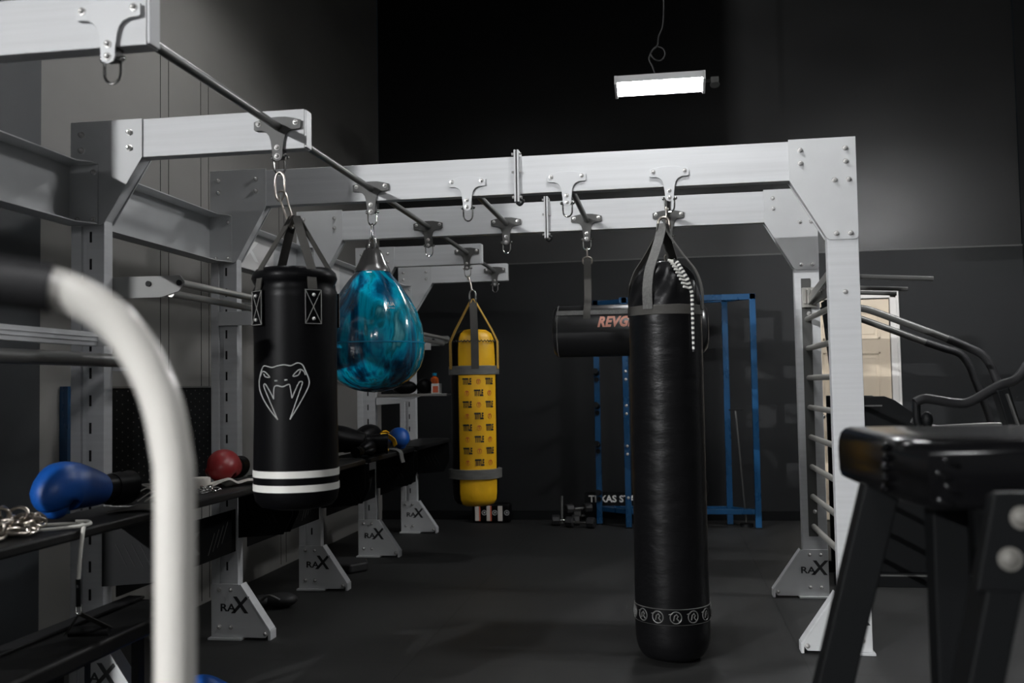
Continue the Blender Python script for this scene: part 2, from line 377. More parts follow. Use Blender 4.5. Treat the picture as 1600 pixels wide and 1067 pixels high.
def foot(y, mirror=False, logo=True, ft=.3315, fh=.29):
    X = (lambda x: W-x) if mirror else (lambda x: x)
    g = MB().prism([(X(0), .012), (X(ft-.03), .012), (X(ft-.006), .045), (X(P+.004), fh-.0), (X(0), fh)], 'y', y-.006, y+.0)
    pl = g.build('foot_plate', 'plate', rig, bev=.0015)
    f = MB().beam((X(ft-.008), y+.030, .05), (X(P+.012), y+.030, fh-.003), .075, .010).box(min(X(ft), X(ft-.015)), max(X(ft), X(ft-.015)), y-.008, y+.068, .0, .05)
    f.build('foot_flange', 'steel', pl, bev=.002)
    x0, x1 = sorted((X(-.01), X(P+.03)))
    MB().box(x0, x1, y-.03, y+.085, 0, .012).build('base_plate', 'plate', pl, bev=.002)
    MB().prism([(X(P), 0.012), (X(ft-.03), .012), (X(ft-.012), .045), (X(P), fh-.01)], 'y', y+.055, y+.06).build('foot_backing', 'plate', pl)
    bolts(pl, [(X(.045), y-.006, fh-.03), (X(.11), y-.006, fh-.03), (X(.045), y-.006, .065), (X(.11), y-.006, .065), (X(ft-.03), y-.006, .035)], r=.009)
    if logo:
        t = text_mb('RA', .055, .0006, bold=.0012); t.map(lambda v: (v.x*1.25-.022, v.y, v.z))
        t2 = text_mb('X', .12, .0006, bold=.003, shear=.1); t2.map(lambda v: (v.x+.045, v.y+.012, v.z)); merge(t, t2)
        cx = W-.10 if mirror else .115
        t.map(lambda v: (cx+v.x, y-.0068-v.z, .165+v.y)); t.build('foot_logo', 'black_print', pl)
def gusset(y, top, b, mirror=False, g=.5035, gw=.3186, tabs=True):
    X = (lambda x: W-x) if mirror else (lambda x: x)
    bot = H-g
    poly = [(X(0), top), (X(gw), top), (X(gw), top-b), (X(P+.004), bot+.012), (X(P-.012), bot), (X(.012), bot), (X(0), bot+.012)]
    pl = MB().prism(poly, 'y', y-.007, y-.001).build('gusset_plate', 'plate', rig, bev=.0015)
    MB().prism(poly, 'y', y+D+.001, y+D+.007).build('gusset_backing', 'plate', pl, bev=.0015)
    MB().prism([(X(gw-.004), top-b+.001), (X(P+.0), bot+.02), (X(P+.0), bot+.03), (X(gw-.004), top-b+.011)], 'y', y, y+D).build('gusset_web', 'steel', pl)
    pts = [(X(.05), top-.055), (X(.05), top-.12), (X(gw-.055), top-.055), (X(gw-.055), top-.12)]
    if mirror: pts += [(X(.038), top-.21), (X(.105), top-.21), (X(.038), bot+.03), (X(.105), bot+.03)]
    bolts(pl, [(a, y-.007, c) for a, c in pts], r=.0095, depth=.022)
def hanger(x, y, light=False, pin_z=2.24):
    """T-shaped bracket with its U shackle"""
    z = 2.373; a = []
    for s in (1,):
        pass
    half = [(.0, z+.026), (.035, z+.025), (.07, z+.018), (.098, z+.010), (.098, z-.022), (.092, z-.026), (.062, z-.028), (.045, z-.036), (.034, z-.050), (.028, z-.07), (.022, pin_z+.02), (.022, pin_z), (.016, pin_z-.014), (.0, pin_z-.02)]
    poly = [(x+px, pz) for px, pz in half]+[(x-px, pz) for px, pz in reversed(half[1:-1])]
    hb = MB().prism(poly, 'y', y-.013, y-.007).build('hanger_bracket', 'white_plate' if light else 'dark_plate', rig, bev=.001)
    MB().box(x-.02, x+.02, y-.007, y+.0, z-.05, z+.01).box(x-.02, x+.02, y-.012, y+.035, pin_z-.006, z-.048).build('bracket_block', 'dark_plate', hb, bev=.002)
    bolts(hb, [(x-.078, y-.013, z), (x+.078, y-.013, z), (x, y-.013, pin_z+.035), (x, y-.013, pin_z)], r=.008, depth=.010)
    u = [(x-.024, y+.012, pin_z), (x-.024, y+.012, pin_z-.03), (x-.022, y+.012, pin_z-.052), (x-.012, y+.012, pin_z-.066), (x, y+.012, pin_z-.07), (x+.012, y+.012, pin_z-.066), (x+.022, y+.012, pin_z-.052), (x+.024, y+.012, pin_z-.03), (x+.024, y+.012, pin_z)]
    MB().tube(catmull(u, 4), .0042, 8).cyl((x-.034, y+.012, pin_z), (x+.034, y+.012, pin_z), .006, 10).ell((x-.03, y+.012, pin_z), (.009, .009, .009), n=10, m=6).ell((x+.03, y+.012, pin_z), (.009, .009, .009), n=10, m=6).build('shackle', 'chrome', hb)
    return hb
def slotted_post(y, top):
    p = MB().box(0, .045, y, y+D, .012, top-.01).box(.072, P, y, y+D, .012, top-.01).box(.045, .072, y+.014, y+D, .012, top-.01).build('upright', 'steel', rig, bev=.0015)
    s = MB(); z = .36
    while z < 1.98: s.box(.0735+.010, .0735+.020, y-.0012, y+.002, z, z+.045); z += .112
    s.build('upright_slots', 'slot', p)
for i, y in enumerate(FY):
    portal = i in (2, 3)
    top, b = (H, .203) if portal else (2.43, .1595)
    slotted_post(y, top)
    gusset(y, top, b); foot(y)
    xe = W-.001 if portal else 1.0115
    t2 = top-.008 if portal else top-.001; bz = top-b
    if portal:
        bm_ = MB().box(.004, 1.668, y, y+D, bz, t2).build('beam', 'steel', rig, bev=.003)
        MB().box(1.692, W-.004, y, y+D, bz, t2).build('beam', 'steel', rig, bev=.003)
        fl = MB()
        fl.box(1.667, 1.677, y-.028, y+D+.028, bz-.045, t2+.03).box(1.683, 1.693, y-.028, y+D+.028, bz-.045, t2+.03).build('beam_joint', 'plate', rig, bev=.002)
        for zz in (t2+.01, t2-.085, bz-.02):
            for yy in (y-.016, y+D+.016): MB().cyl((1.655, yy, zz), (1.705, yy, zz), .007, 8).build('joint_bolt', 'bolt', rig)
        MB().box(1.677, 1.683, y-.024, y+D+.024, bz-.04, t2+.025).tube(catmull([(1.70, y-.03, bz-.035), (1.716, y-.045, bz-.05), (1.70, y-.05, bz-.068), (1.682, y-.04, bz-.055)], 5), .006, 8).build('joint_gasket', 'black_metal', rig)
        MB().box(W-P, W, y, y+D, .012, H-.01).build('upright', 'steel', rig, bev=.003)
        gusset(y, H, b, True); foot(y, True)
    else:
        MB().box(.004, xe, y, y+D, bz, t2).build('beam', 'steel', rig, bev=.003)
        MB().box(xe-.002, xe+.008, y+.003, y+D-.003, bz+.004, t2-.004).build('beam_end_cap', 'white_plate', rig, bev=.002)
    for k, hx in enumerate(HX):
        if k and not portal: continue
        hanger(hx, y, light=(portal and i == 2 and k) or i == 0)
    # shelf arm plates for the storage rails
    if i < 6:
        ap = MB().prism(rounded([(.10, 1.79), (.445, 1.788), (.468, 1.76), (.44, 1.722), (.36, 1.70), (.10, 1.70)], (2,), .012), 'y', y+D+.004, y+D+.012)
        apo = ap.build('rail_arm', 'shade_plate', rig, bev=.001)
        MB().cyl((.443, y+D-.002, 1.757), (.443, y+D+.004, 1.757), .012).cyl((.307, y+D-.002, 1.757), (.307, y+D+.004, 1.757), .012).build('arm_hole', 'slot', apo)
# pull-up bars between frames
for i in range(5):
    for k, hx in enumerate(HX):
        if k and i != 2: continue
        y0, y1 = FY[i]+D, FY[i+1]-.012
        MB().cyl((hx, y0, 2.36), (hx, y1, 2.36), .0165, 16).build('pull_up_bar', 'bar', rig)
# channels on the left, top and bottom flanges, tabs bolted on the next frame's face
for i in range(5):
    y0, y1 = FY[i]+D+.008, FY[i+1]-.010; z0, z1 = 2.0, 2.252
    c = MB().box(-.006, -.001, y0, y1+.002, z0, z1)
    c.prism([(-.004, y0), (.085, y0), (.085, y1-.09), (.125, y1-.045), (.125, y1+.003), (-.004, y1+.003)], 'z', z1-.004, z1)
    c.prism([(-.004, y0), (.085, y0), (.085, y1-.09), (.125, y1-.02), (.125, y1+.003), (-.004, y1+.003)], 'z', z0, z0+.004)
    c.box(-.006, .125, y1-.001, y1+.003, z0, z1)
    co = c.build('rig_channel', 'plate', rig)
    bolts(co, [(.105, y1-.001, z1-.035), (.035, y1-.001, z0+.022), (.105, y1-.001, z0+.022)], r=.0085)
    if i >= 2:
        MB().box(-.001, .0006, FY[i]+.20, FY[i]+.86, 2.022, 2.232).build('lit_patch_panel', 'lit_patch', co, bev=.0)  # light falling on the web, painted as a pale sheet behind the logo
        t = text_mb('RA', .062, .0006, bold=.0015); t.map(lambda v: (v.x-.075, v.y-.02, v.z))
        t2 = text_mb('MA', .05, .0006, bold=.001); t2.map(lambda v: (v.x-.05, v.y+.04, v.z)); merge(t, t2)
        t3 = text_mb('X', .17, .0006, bold=.003); t3.map(lambda v: (v.x+.045, v.y, v.z)); merge(t, t3)
        ym = FY[i]+.42
        t.map(lambda v: (.0008+v.z, ym+v.x*1.9, 2.135+v.y)); t.build('channel_logo', 'logo_white', co)
# lower kick plates near the floor
for i, (a, b) in enumerate(((-1.18, -.05), (.10, 1.2), (1.35, 2.45), (2.6, 3.7))):
    kp = MB().box(.155, .16, a, b, .47, .69).build('kick_plate', 'black_metal', rig, bev=.001)
    t = MB()
    for s in (.25, .72):
        for q in range(4):
            yy = a+(b-a)*s+q*.05; t.beam((.1606, yy, .50+.012*q), (.1606, yy+.07, .60+.012*q), .006, .001, (1, 0, 0))
    tx = text_mb('X', .15, .0006, bold=.003)
    for s in (.12, .56):
        q = MB(); merge(q, tx); q.map(lambda v: (.1608+v.z, a+(b-a)*s+v.x*1.6, .57+v.y)); merge(t, q)
    t.build('kick_plate_cutouts', 'dark_plate', kp)
# storage rails (two tubes per bay)
for i in range(1, 5):
    for (x, z) in ((.443, 1.757), (.40, 1.715)):
        MB().cyl((x, FY[i]+D+.012, z), (x, FY[i+1]+D+.002, z), .0155, 14).build('storage_rail', 'rung', rig)
    MB().box(.05, .30, FY[i+1]-.02, FY[i+1]-.008, 1.66, 1.735).build('rail_clamp', 'plate', rig, bev=.002)
# heavier extrusion and tube in the nearest bay
MB().box(.235, .27, -2.40, -1.50, 1.488, 1.54).box(.27, .274, -2.40, -1.50, 1.505, 1.509).box(.27, .274, -2.40, -1.50, 1.521, 1.525).prism([(.235, 1.54), (.235, 1.488), (.36, 1.488)], 'y', -1.50, -1.49).build('storage_ledge', 'steel', rig, bev=.001)
MB().cyl((.28, -2.40, 1.435), (.28, -1.15, 1.435), .026, 18).build('storage_rail', 'bar', rig)
MB().box(.05, .28, -1.19, -1.178, 1.40, 1.47).box(.05, .28, -2.40, -2.388, 1.40, 1.50).build('rail_clamp', 'plate', rig)
# ladder between the two right-hand posts
for z in [1.69-.18*k for k in range(8)]:
    MB().tube([(3.275, yB-.012, z), (3.275, D+.004, z)], .0165, 14).build('ladder_rung', 'rung', rig)
for yy, s in ((yB-.012, -1), (D+.004, 1)):
    MB().box(3.245, 3.30, min(yy, yy+.008), max(yy, yy+.008), .37, 1.94).build('ladder_rail', 'dark_plate', rig, bev=.001)
bolts(rig, [(3.285, yB-.013, 1.725), (3.285, yB-.013, .52), (3.285, -.0, 1.74)], r=.009)
cl = MB().box(3.245, 3.33, yB-.05, yB-.02, 1.76, 1.88).beam((3.28, yB-.03, 1.80), (3.275, .35, 1.88), .008, .05)
for q in range(3): cl.box(3.25+q*.022, 3.262+q*.022, yB-.075, yB-.05, 1.78, 1.87)
cl.build('ladder_clamp', 'rung', rig, bev=.001)
MB().cyl((3.32, .7, 1.52), (3.34, .66, 1.50), .018).ell((3.345, .64, 1.50), (.028, .028, .034)).cyl((3.30, .7, 1.6), (3.32, .7, 1.47), .008).build('locking_knob', 'black_metal', rig)
# pegs standing out on the right
for y, x1, dz in ((.03, 3.70, .0), (.54, 3.70, .0), (.80, 3.70, 0.0)):
    MB().cyl((W if y < .1 else 3.29, y, 1.815), (x1, y, 1.792), .012, 12).build('storage_peg', 'bar', rig)
MB().beam((3.31, .07, 1.80), (3.31, 1.25, 1.80), .02, .05).build('peg_carrier', 'dark_plate', rig)

# ------------------------------------------------------------------ carabiners, straps
def link(m, c, w_, h, r=.005, axis='x', n=10):
    """oval link centred at c"""
    pts = []
    for k in range(20):
        t = 2*math.pi*k/20; a = math.cos(t)*w_/2; b = math.copysign(abs(math.sin(t))**.7, math.sin(t))*h/2
        pts.append((c[0]+(a if axis == 'x' else 0), c[1]+(a if axis == 'y' else 0), c[2]+b))
    m.tube(pts, r, n, closed=True); return m

# ------------------------------------------------------------------ black bag with the snake head
bx, by = .985, -1.30
bag = thing('heavy_bag', 'black punching bag with white snake-head print and two white stripes', 'punching bag', (bx, by, .85), 'punching bags')
rb = .163
prof = [(.001, .850), (.09, .852), (.135, .862), (.156, .885), (rb, .92), (rb, 1.0), (rb-.004, 1.25), (rb-.004, 1.5), (rb, 1.66), (rb, 1.69), (rb-.012, 1.712), (rb-.006, 1.722), (rb+.002, 1.74), (rb-.003, 1.762), (rb-.018, 1.777), (rb-.04, 1.775), (rb-.055, 1.758), (.001, 1.75)]
MB().lathe((bx, by, 0), prof, 64, lambda t, z: .012*math.sin(5*t+z*9)*max(0, (z-1.55)*5) if z > 1.55 else .003*math.sin(3*t+z*5)).build('shell', 'leather_s', bag, ang=60)
fa = facing(bx, by)
for z in (.978, .925):
    MB().lathe((bx, by, 0), [(rb+.0005, z-.0), (rb+.002, z), (rb+.002, z+.026), (rb+.0005, z+.026)], 64).build('stripe', 'white_vinyl', bag)
# snake head, drawn as ribbons on the shell
sc = .002536/4.443
def sp(p):
    X = (380+p[0]/4.443-445.0)*.002536; a = math.asin(max(-.98, min(.98, X/rb))); return (a*rb, 1.333+(600-(560+p[1]/4.443))*.002536, .0)
em = MB()
def stroke(pts, k=4, closed=False, wd=.0021):
    q = catmull([sp(p) for p in pts], k, closed); fn = cyl_map(bx, by, rb-.002, fa, 0)
    em.tube([fn(v) for v in q], wd, 6, closed)
stroke([(172, 415), (108, 330), (60, 235), (51, 175), (60, 115), (74, 72), (90, 60), (135, 72), (170, 63), (215, 57), (258, 63), (300, 46), (332, 58), (350, 95), (372, 150), (374, 190), (350, 245), (300, 335), (250, 415)])
for seg in ([(172, 415), (120, 290), (85, 205), (83, 183), (95, 184), (122, 230), (147, 280)], [(147, 280), (149, 210), (165, 192), (205, 200), (240, 186), (252, 196), (264, 276)], [(264, 276), (290, 215), (312, 172), (330, 170), (327, 195), (290, 300), (250, 415)]): stroke(seg)
stroke([(60, 130), (74, 98), (95, 104), (121, 136), (92, 132), (82, 113)]); stroke([(352, 125), (340, 100), (318, 88), (297, 100), (270, 132), (305, 126), (320, 95)])
stroke([(154, 160), (172, 161)], 2, wd=.003); stroke([(217, 157), (236, 156)], 2, wd=.003)
em.build('snake_print', 'logo_grey', bag)
topz = 2.10
for a in (-.98, .40, 1.97, 3.55):
    A = fa+a; ca, sa = math.cos(A), math.sin(A); tx, ty = -sa, ca
    p = [(bx+rb*1.015*ca, by+rb*1.015*sa, 1.56), (bx+rb*1.02*ca, by+rb*1.02*sa, 1.69), (bx+rb*.93*ca, by+rb*.93*sa, 1.775), (bx+.012*ca, by+.012*sa, topz-.11)]
    MB().strap(p, (tx, ty, 0), .036, .004).build('hanging_strap', 'web', bag)
    def patch(v, A=A): 
        aa = A+v.x/rb; q = rb*1.02+.004+v.z; return (bx+q*math.cos(aa), by+q*math.sin(aa), 1.62+v.y)
    pa = MB().box(-.033, .033, -.068, .068, 0, .004).map(patch).build('strap_patch', 'leather_s', bag, bev=.001)
    st = MB()
    for l in ([(-.030, -.064), (.030, -.064), (.030, .064), (-.030, .064), (-.030, -.064)], [(-.028, -.060), (.028, .060)], [(.028, -.060), (-.028, .060)]):
        for (p0, p1) in zip(l[:-1], l[1:]): st.tube([patch(Vector((*p0, .005))), patch(Vector((*p1, .005)))], .0014, 5)
    st.build('stitching', 'stitch', pa)
    for zz in (.045, -.045): MB().ell(patch(Vector((0, zz, .006))), (.007, .007, .007), n=10, m=6).build('rivet', 'bolt', pa)
m = MB(); link(m, (.912, by+.03, 2.118), .040, .115, .0042, 'x')
m.tube(catmull([(.918, by, 2.085), (.945, by, 2.085), (.962, by, 2.03), (.975, by, 1.985), (.966, by, 1.965), (.952, by, 1.985), (.935, by, 2.03)], 5, True), .0042, 8)
link(m, (.972, by, 1.968), .03, .05, .005, 'y')
m.build('carabiner', 'zinc', bag)
# ------------------------------------------------------------------ teardrop water bag
ax_, ay = .902, .005
aq = thing('water_bag', 'glossy teal swirled teardrop water bag', 'punching bag', (ax_, ay, 1.29), 'punching bags')
k_ = .00348
pr = [(613, .3), (612, 14), (609, 28), (604, 40), (597, 52), (588, 62), (576, 71), (562, 76.2), (546, 78.3), (530, 77.6), (512, 74.2), (494, 67.5), (476, 58), (460, 47.5), (447, 38.5), (437, 30.5), (430, 25.5)]
MB().lathe((ax_, ay, 0), [(r*k_*.99, 1.29+(613-y)*k_) for y, r in pr], 120, lambda t, z: .016*math.sin(11*t+2*math.sin(z*9))*max(0, min(1, (z-1.50)*5))*max(0, min(1, (1.93-z)*12))).build('shell', 'aqua', aq, ang=80)
MB().lathe((ax_, ay, 0), [(78.5*k_*.992, 1.29+(613-541)*k_), (78.5*k_*.9935, 1.29+(613-540)*k_), (78.5*k_*.992, 1.29+(613-539)*k_)], 72).build('seam', 'teal', aq)
cap = [(27*k_, 1.29+(613-432)*k_), (26.5*k_, 1.29+(613-428)*k_), (22*k_, 1.29+(613-420)*k_), (17*k_, 1.29+(613-408)*k_), (13*k_, 1.29+(613-399)*k_), (7*k_, 1.29+(613-395)*k_), (.001, 1.29+(613-396)*k_)]
MB().lathe((ax_, ay, 0), cap, 48).build('collar', mat('grey_collar_vinyl', (.10, .098, .095), .22, .2), aq)
m = MB()
for t in (-.018, .018): m.tube(catmull([(ax_+t, ay-.03, 2.02), (ax_+t*1.1, ay-.03, 2.055), (ax_+t*.8, ay, 2.078), (ax_+t*1.1, ay+.03, 2.055), (ax_+t, ay+.03, 2.02)], 5), .0065, 8)
m.build('collar_loop', 'dark_plate', aq)
m = MB(); link(m, (ax_, ay+.006, 2.135), .032, .085, .005, 'y'); link(m, (ax_, ay+.006, 2.070), .034, .075, .006, 'x'); m.build('carabiner', 'chrome', aq)
t = text_mb('AQUA', .026, .0004, bold=.0008); t2 = text_mb('TRAINING BAG', .010, .0004); t2.map(lambda v: (v.x, v.y-.02, v.z)); merge(t, t2)
fq = facing(ax_, ay)
def aqf(v):
    zz = 1.735+v.y; prr = [(1.29+(613-y)*k_, r*k_*.99) for y, r in pr]
    for (z0, r0), (z1, r1) in zip(prr[:-1], prr[1:]):
        if z0 <= zz <= z1: r = r0+(r1-r0)*(zz-z0)/(z1-z0); break
    a = fq+.35+v.x/r; q = r+.002+v.z; return (ax_+q*math.cos(a), ay+q*math.sin(a), zz)
t.map(aqf).build('printed_label', 'logo_grey', aq)

# ------------------------------------------------------------------ yellow wrapped bag
yx, yy_ = .945, 2.50
yb = thing('heavy_bag', 'yellow patched punching bag bound with grey tape, printed TITLE', 'punching bag', (yx, yy_, .40), 'punching bags')
ry = .178; fy = facing(yx, yy_)
prof = [(.001, .405), (.10, .408), (.15, .425), (ry-.006, .46), (ry, .52), (ry, .65), (ry-.002, .68), (ry, .9), (ry, 1.41), (ry-.003, 1.44), (ry, 1.47), (ry-.003, 1.60), (ry-.01, 1.68), (ry-.03, 1.72), (ry-.075, 1.75), (.02, 1.76), (.001, 1.76)]
MB().lathe((yx, yy_, 0), prof, 64, lambda t, z: .015*math.sin(7*t+z*20)*(1 if z > 1.5 else 0)).build('shell', 'leather_s', yb, ang=60)
def arc_sheet(a0, a1, prof_, q, n=30):
    vs = []; fs = []
    for r, z in prof_:
        for k in range(n+1):
            a = fy+a0+(a1-a0)*k/n; rr_ = (r+q)*(1+.010*math.sin(9*k/n*3+z*25)*(1 if z > 1.5 else 0)); vs.append((yx+rr_*math.cos(a), yy_+rr_*math.sin(a), z))
    m_ = len(prof_)
    for i in range(m_-1):
        for k in range(n): fs.append((i*(n+1)+k, i*(n+1)+k+1, (i+1)*(n+1)+k+1, (i+1)*(n+1)+k))
    return MB().add(vs, fs)
s = arc_sheet(-.70, 1.08, prof[1:-1], .007).build('yellow_sleeve', 'yellow', yb, ang=60)
so = s.modifiers.new('s', 'SOLIDIFY'); so.thickness = .004
for z0, z1, dx in ((1.405, 1.475, 0), (.615, .69, .01)):
    MB().lathe((yx, yy_, 0), [(ry+.006, z0), (ry+.015+dx, z0+.003), (ry+.016+dx, z1-.003), (ry+.006, z1)], 56, lambda t, z: .01*math.sin(6*t)).build('tape_band', 'tape', yb)
# lacing
m = MB(); pts = []
for k in range(41):
    a = fy-1.0+2.8*k/40; pts.append((yx+(ry+.010)*math.cos(a), yy_+(ry+.010)*math.sin(a), 1.655+.012*(k % 2)))
m.tube(pts, .0045, 6).build('lacing', 'black_print', yb)
yz = 2.03
for a in (-1.15, .05, 1.25, 3.1):
    A = fy+a; ca, sa = math.cos(A), math.sin(A)
    p = [(yx+(ry+.016)*ca, yy_+(ry+.016)*sa, 1.45), (yx+(ry+.016)*ca, yy_+(ry+.016)*sa, 1.66), (yx+(ry-.03)*ca, yy_+(ry-.03)*sa, 1.755), (yx+.010*ca, yy_+.010*sa, yz-.035)]
    MB().strap(p, (-sa, ca, 0), .058 if abs(a-.05) < .1 else .045, .004).build('hanging_strap', 'web' if abs(a-.05) < .1 else 'yellow_web', yb)
m = MB(); link(m, (yx, yy_, yz-.015), .05, .10, .007, 'x'); m.build('d_ring', 'chrome', yb)
m = MB(); m.tube([(.915, yy_+.005, 2.165), (yx-.015, yy_+.002, 2.12), (yx-.005, yy_, 2.06)], .006, 8); link(m, (.908, yy_+.01, 2.165), .03, .03, .004, 'y'); m.build('snap_hook', 'zinc', yb)
tm = MB(); ti = MB(); fn = cyl_map(yx, yy_, ry+.0095, fy, 0)
T = text_mb('TITLE', .064, .0006, bold=.0032); I = text_mb('T', .045, .0006, bold=.001)
ring = MB().tube([(.022*math.cos(a), .022*math.sin(a)*1.1, 0) for a in (2*math.pi*k/14 for k in range(14))], .0018, 5, True)
for r in range(8):
    z = 1.353-r*.0873
    cols = ((-.056, 1), (0.034, 0), (.124, 1)) if r % 2 == 0 else ((-.056, 0), (0.034, 1), (.124, 0))
    for u, kind in cols:
        q = MB(); merge(q, T if kind else I)
        if not kind: merge(q, ring)
        q.map(lambda v: fn(Vector((v.x*(.45 if kind else .75)+u, v.y*(1 if kind else .8)+z, v.z)))); merge(tm if kind else ti, q)
tm.build('printed_lettering', 'black_print', yb); ti.build('printed_emblem', 'red_print', yb)

# ------------------------------------------------------------------ horizontal uppercut bag
rx0, rx1, ryy, rz, rrad = 1.715, 2.68, 1.262, 1.652, .163
rv = thing('uppercut_bag', 'black horizontal uppercut bag with coral REVGEAR lettering', 'punching bag', ((rx0+rx1)/2, ryy, rz-rrad), 'punching bags')
prof = [(.001, rx0+.012), (rrad-.05, rx0), (rrad-.02, rx0+.004), (rrad-.004, rx0+.02), (rrad, rx0+.04), (rrad+.001, (rx0+rx1)/2), (rrad, rx1-.06), (rrad-.01, rx1-.03), (rrad-.04, rx1-.006), (rrad-.09, rx1), (.001, rx1+.002)]
MB().lathe((0, ryy, rz), prof, 56, axis='x').build('shell', 'shiny_leather', rv, ang=60)
m = MB()
for xx in (rx0+.03, rx1-.06): m.lathe((0, ryy, rz), [(rrad-.002, xx), (rrad+.004, xx+.004), (rrad-.002, xx+.008)], 48, axis='x')
m.build('piping', 'web_grey', rv)
def rmap(v, z0=0):   # u along X, v around towards the top, facing -y
    a = v.y/rrad; q = rrad+v.z; return (v.x, ryy-q*math.cos(a), rz+q*math.sin(a))
MB().box(rx0+.02, rx1-.03, .095, .135, .001, .005).map(rmap)
st = MB(); n = 24
for k in range(n):
    xa, xb = rx0+.03+(rx1-rx0-.07)*k/n, rx0+.03+(rx1-rx0-.07)*(k+1)/n; st.box(xa, xb, .098, .136, .001, .004)
st.map(rmap).build('side_band', 'web_grey', rv)
t = text_mb('REVGEAR', .092, .0006, shear=.3, bold=.0038, align='LEFT', spacing=1.05, fine=True)
t.map(lambda v: rmap(Vector((v.x*.80+2.0, v.y+.045, v.z+.0015)))); t.build('printed_lettering', 'coral', rv)
for hx in (1.936, 2.4517):
    for s in (-1, 1):
        p = [(hx, ryy+s*rrad*.95, rz+.02), (hx, ryy+s*rrad*.80, rz+.11), (hx, ryy+s*rrad*.30, rz+.175), (hx+.0, ryy+s*.02, 1.90), (hx, ryy+s*.014, 2.06), (hx, ryy+s*.006, 2.115)]
        MB().strap(catmull(p, 4), (1, 0, 0), .045, .004).build('hanging_strap', 'web', rv)
    m = MB().tube([(hx-.028, ryy, 2.10), (hx+.028, ryy, 2.10)], .006, 8); link(m, (hx, ryy, 2.10), .06, .05, .005, 'x'); link(m, (hx, ryy+.005, 2.15), .022, .06, .004, 'y'); m.build('carabiner', 'zinc', rv)

# ------------------------------------------------------------------ long banana bag
nx, ny = 2.415, -.155
nb = thing('heavy_bag', 'tall black leather banana bag nearly touching the floor, striped lace at top', 'punching bag', (nx, ny, .012), 'punching bags')
rn = .175
prof = [(.001, .012), (.11, .014), (.145, .03), (.165, .065), (rn, .115), (rn+.001, .2), (rn, .5), (rn, .9), (rn-.001, 1.3), (rn-.001, 1.62), (rn-.005, 1.70), (rn-.013, 1.75), (rn-.024, 1.79), (rn-.044, 1.835), (rn-.076, 1.872), (rn-.12, 1.896), (.001, 1.880)]
def pf(lst, n):
    v = catmull([(a, b, 0) for a, b in lst], n); return [(max(.001, p.x), p.y) for p in v]
MB().lathe((nx, ny, 0), pf(prof, 5), 96, lambda t, z: (.085*math.sin(8*t+3*math.sin(z*9))*min(1, max(0, (z-1.66)*6)) if z > 1.66 else 0)+.004*math.sin(4*t+z*6)).build('shell', 'leather', nb, ang=70)
m = MB().lathe((nx, ny, 0), [(rn-.002, 1.632), (rn+.005, 1.634), (rn+.004, 1.677), (rn-.004, 1.68)], 64)
m.build('side_band', 'web', nb)
fa2 = facing(nx, ny)
for a in (-.45, 1.35, 2.7, 4.3):
    A = fa2+a; ca, sa = math.cos(A), math.sin(A)
    p = [(nx+(rn+.006)*ca, ny+(rn+.006)*sa, 1.66), (nx+(rn+.006)*ca, ny+(rn+.006)*sa, 1.76), (nx+(rn-.022)*ca, ny+(rn-.022)*sa, 1.85), (nx+(rn-.080)*ca, ny+(rn-.080)*sa, 1.93), (nx+.03*ca, ny+.03*sa, 2.03), (nx+.015*ca, ny+.015*sa, 2.085)]
    MB().strap(catmull(p, 4), (-sa, ca, 0), .05, .005).build('hanging_strap', 'web_grey' if a == -.45 else 'web', nb)
m = MB(); link(m, (nx+.005, ny+.02, 2.085), .055, .07, .007, 'x'); link(m, (nx+.018, ny+.05, 2.13), .03, .09, .005, 'y'); m.tube([(nx+.02, ny+.05, 2.16), (nx+.026, .0, 2.185)], .006, 8); m.build('carabiner', 'zinc', nb)
# black and white lace hanging from the top
pts = []
for k in range(46):
    s = k/45; a = fa2+.35+.42*min(1, s*2.2); rad = (rn-.055 if s < .05 else rn+.008-.05*max(0, .3-s)*3)
    pts.append((nx+rad*math.cos(a), ny+rad*math.sin(a), 1.895-.02*s-.42*s**1.25))
lw, lb = MB(), MB()
for k in range(45):
    (lw if k % 2 else lb).tube([pts[k], pts[k+1]], .0085*(1.25-.55*k/45), 8)
for k in range(10):
    s = k/9; a = fa2+.30+.35*s; rad = rn-.045+.042*s
    p0 = Vector((nx+rad*math.cos(a), ny+rad*math.sin(a), 1.885-.13*s**1.3)); tdir = Vector((-math.sin(a), math.cos(a), -.3))
    (lw).tube([p0-tdir*.02, p0+tdir*.02+Vector((0, 0, .006))], .0055, 6)
lo = lw.build('lace', 'white_vinyl', nb); lb.build('lace_dark_weave', 'black_print', lo)
# band with round emblems near the bottom
bd = MB(); fn = cyl_map(nx, ny, rn+.0015, fa2, 0); em = MB()
bd.lathe((nx, ny, 0), [(rn-.002, .195), (rn+.0035, .197), (rn+.0035, .268), (rn-.002, .27)], 72)
bd.build('emblem_band', 'leather_s', nb)
for z in (.197, .268): em.lathe((nx, ny, 0), [(rn+.001, z-.0015), (rn+.0055, z), (rn+.001, z+.0015)], 72)
for k in range(-5, 6):
    u = k*.083+.015
    em.tube([fn(Vector((u+.026*math.cos(a), .2325+.027*math.sin(a), .004))) for a in (2*math.pi*j/18 for j in range(18))], .0026, 5, True)
    em.tube([fn(Vector((u+x_, .2325+z_, .004))) for x_, z_ in ((-.010, -.014), (-.006, .008), (.003, .015), (.010, .005), (.004, -.004), (.014, -.016))], .0032, 5)
    em.tube([fn(Vector((u+x_, .2325+z_, .004))) for x_, z_ in ((-.032, .014), (-.014, .018))], .0022, 5)
em.build('emblem_print', mat('dim_silver_print', (.16, .16, .155), .4, .3), nb)

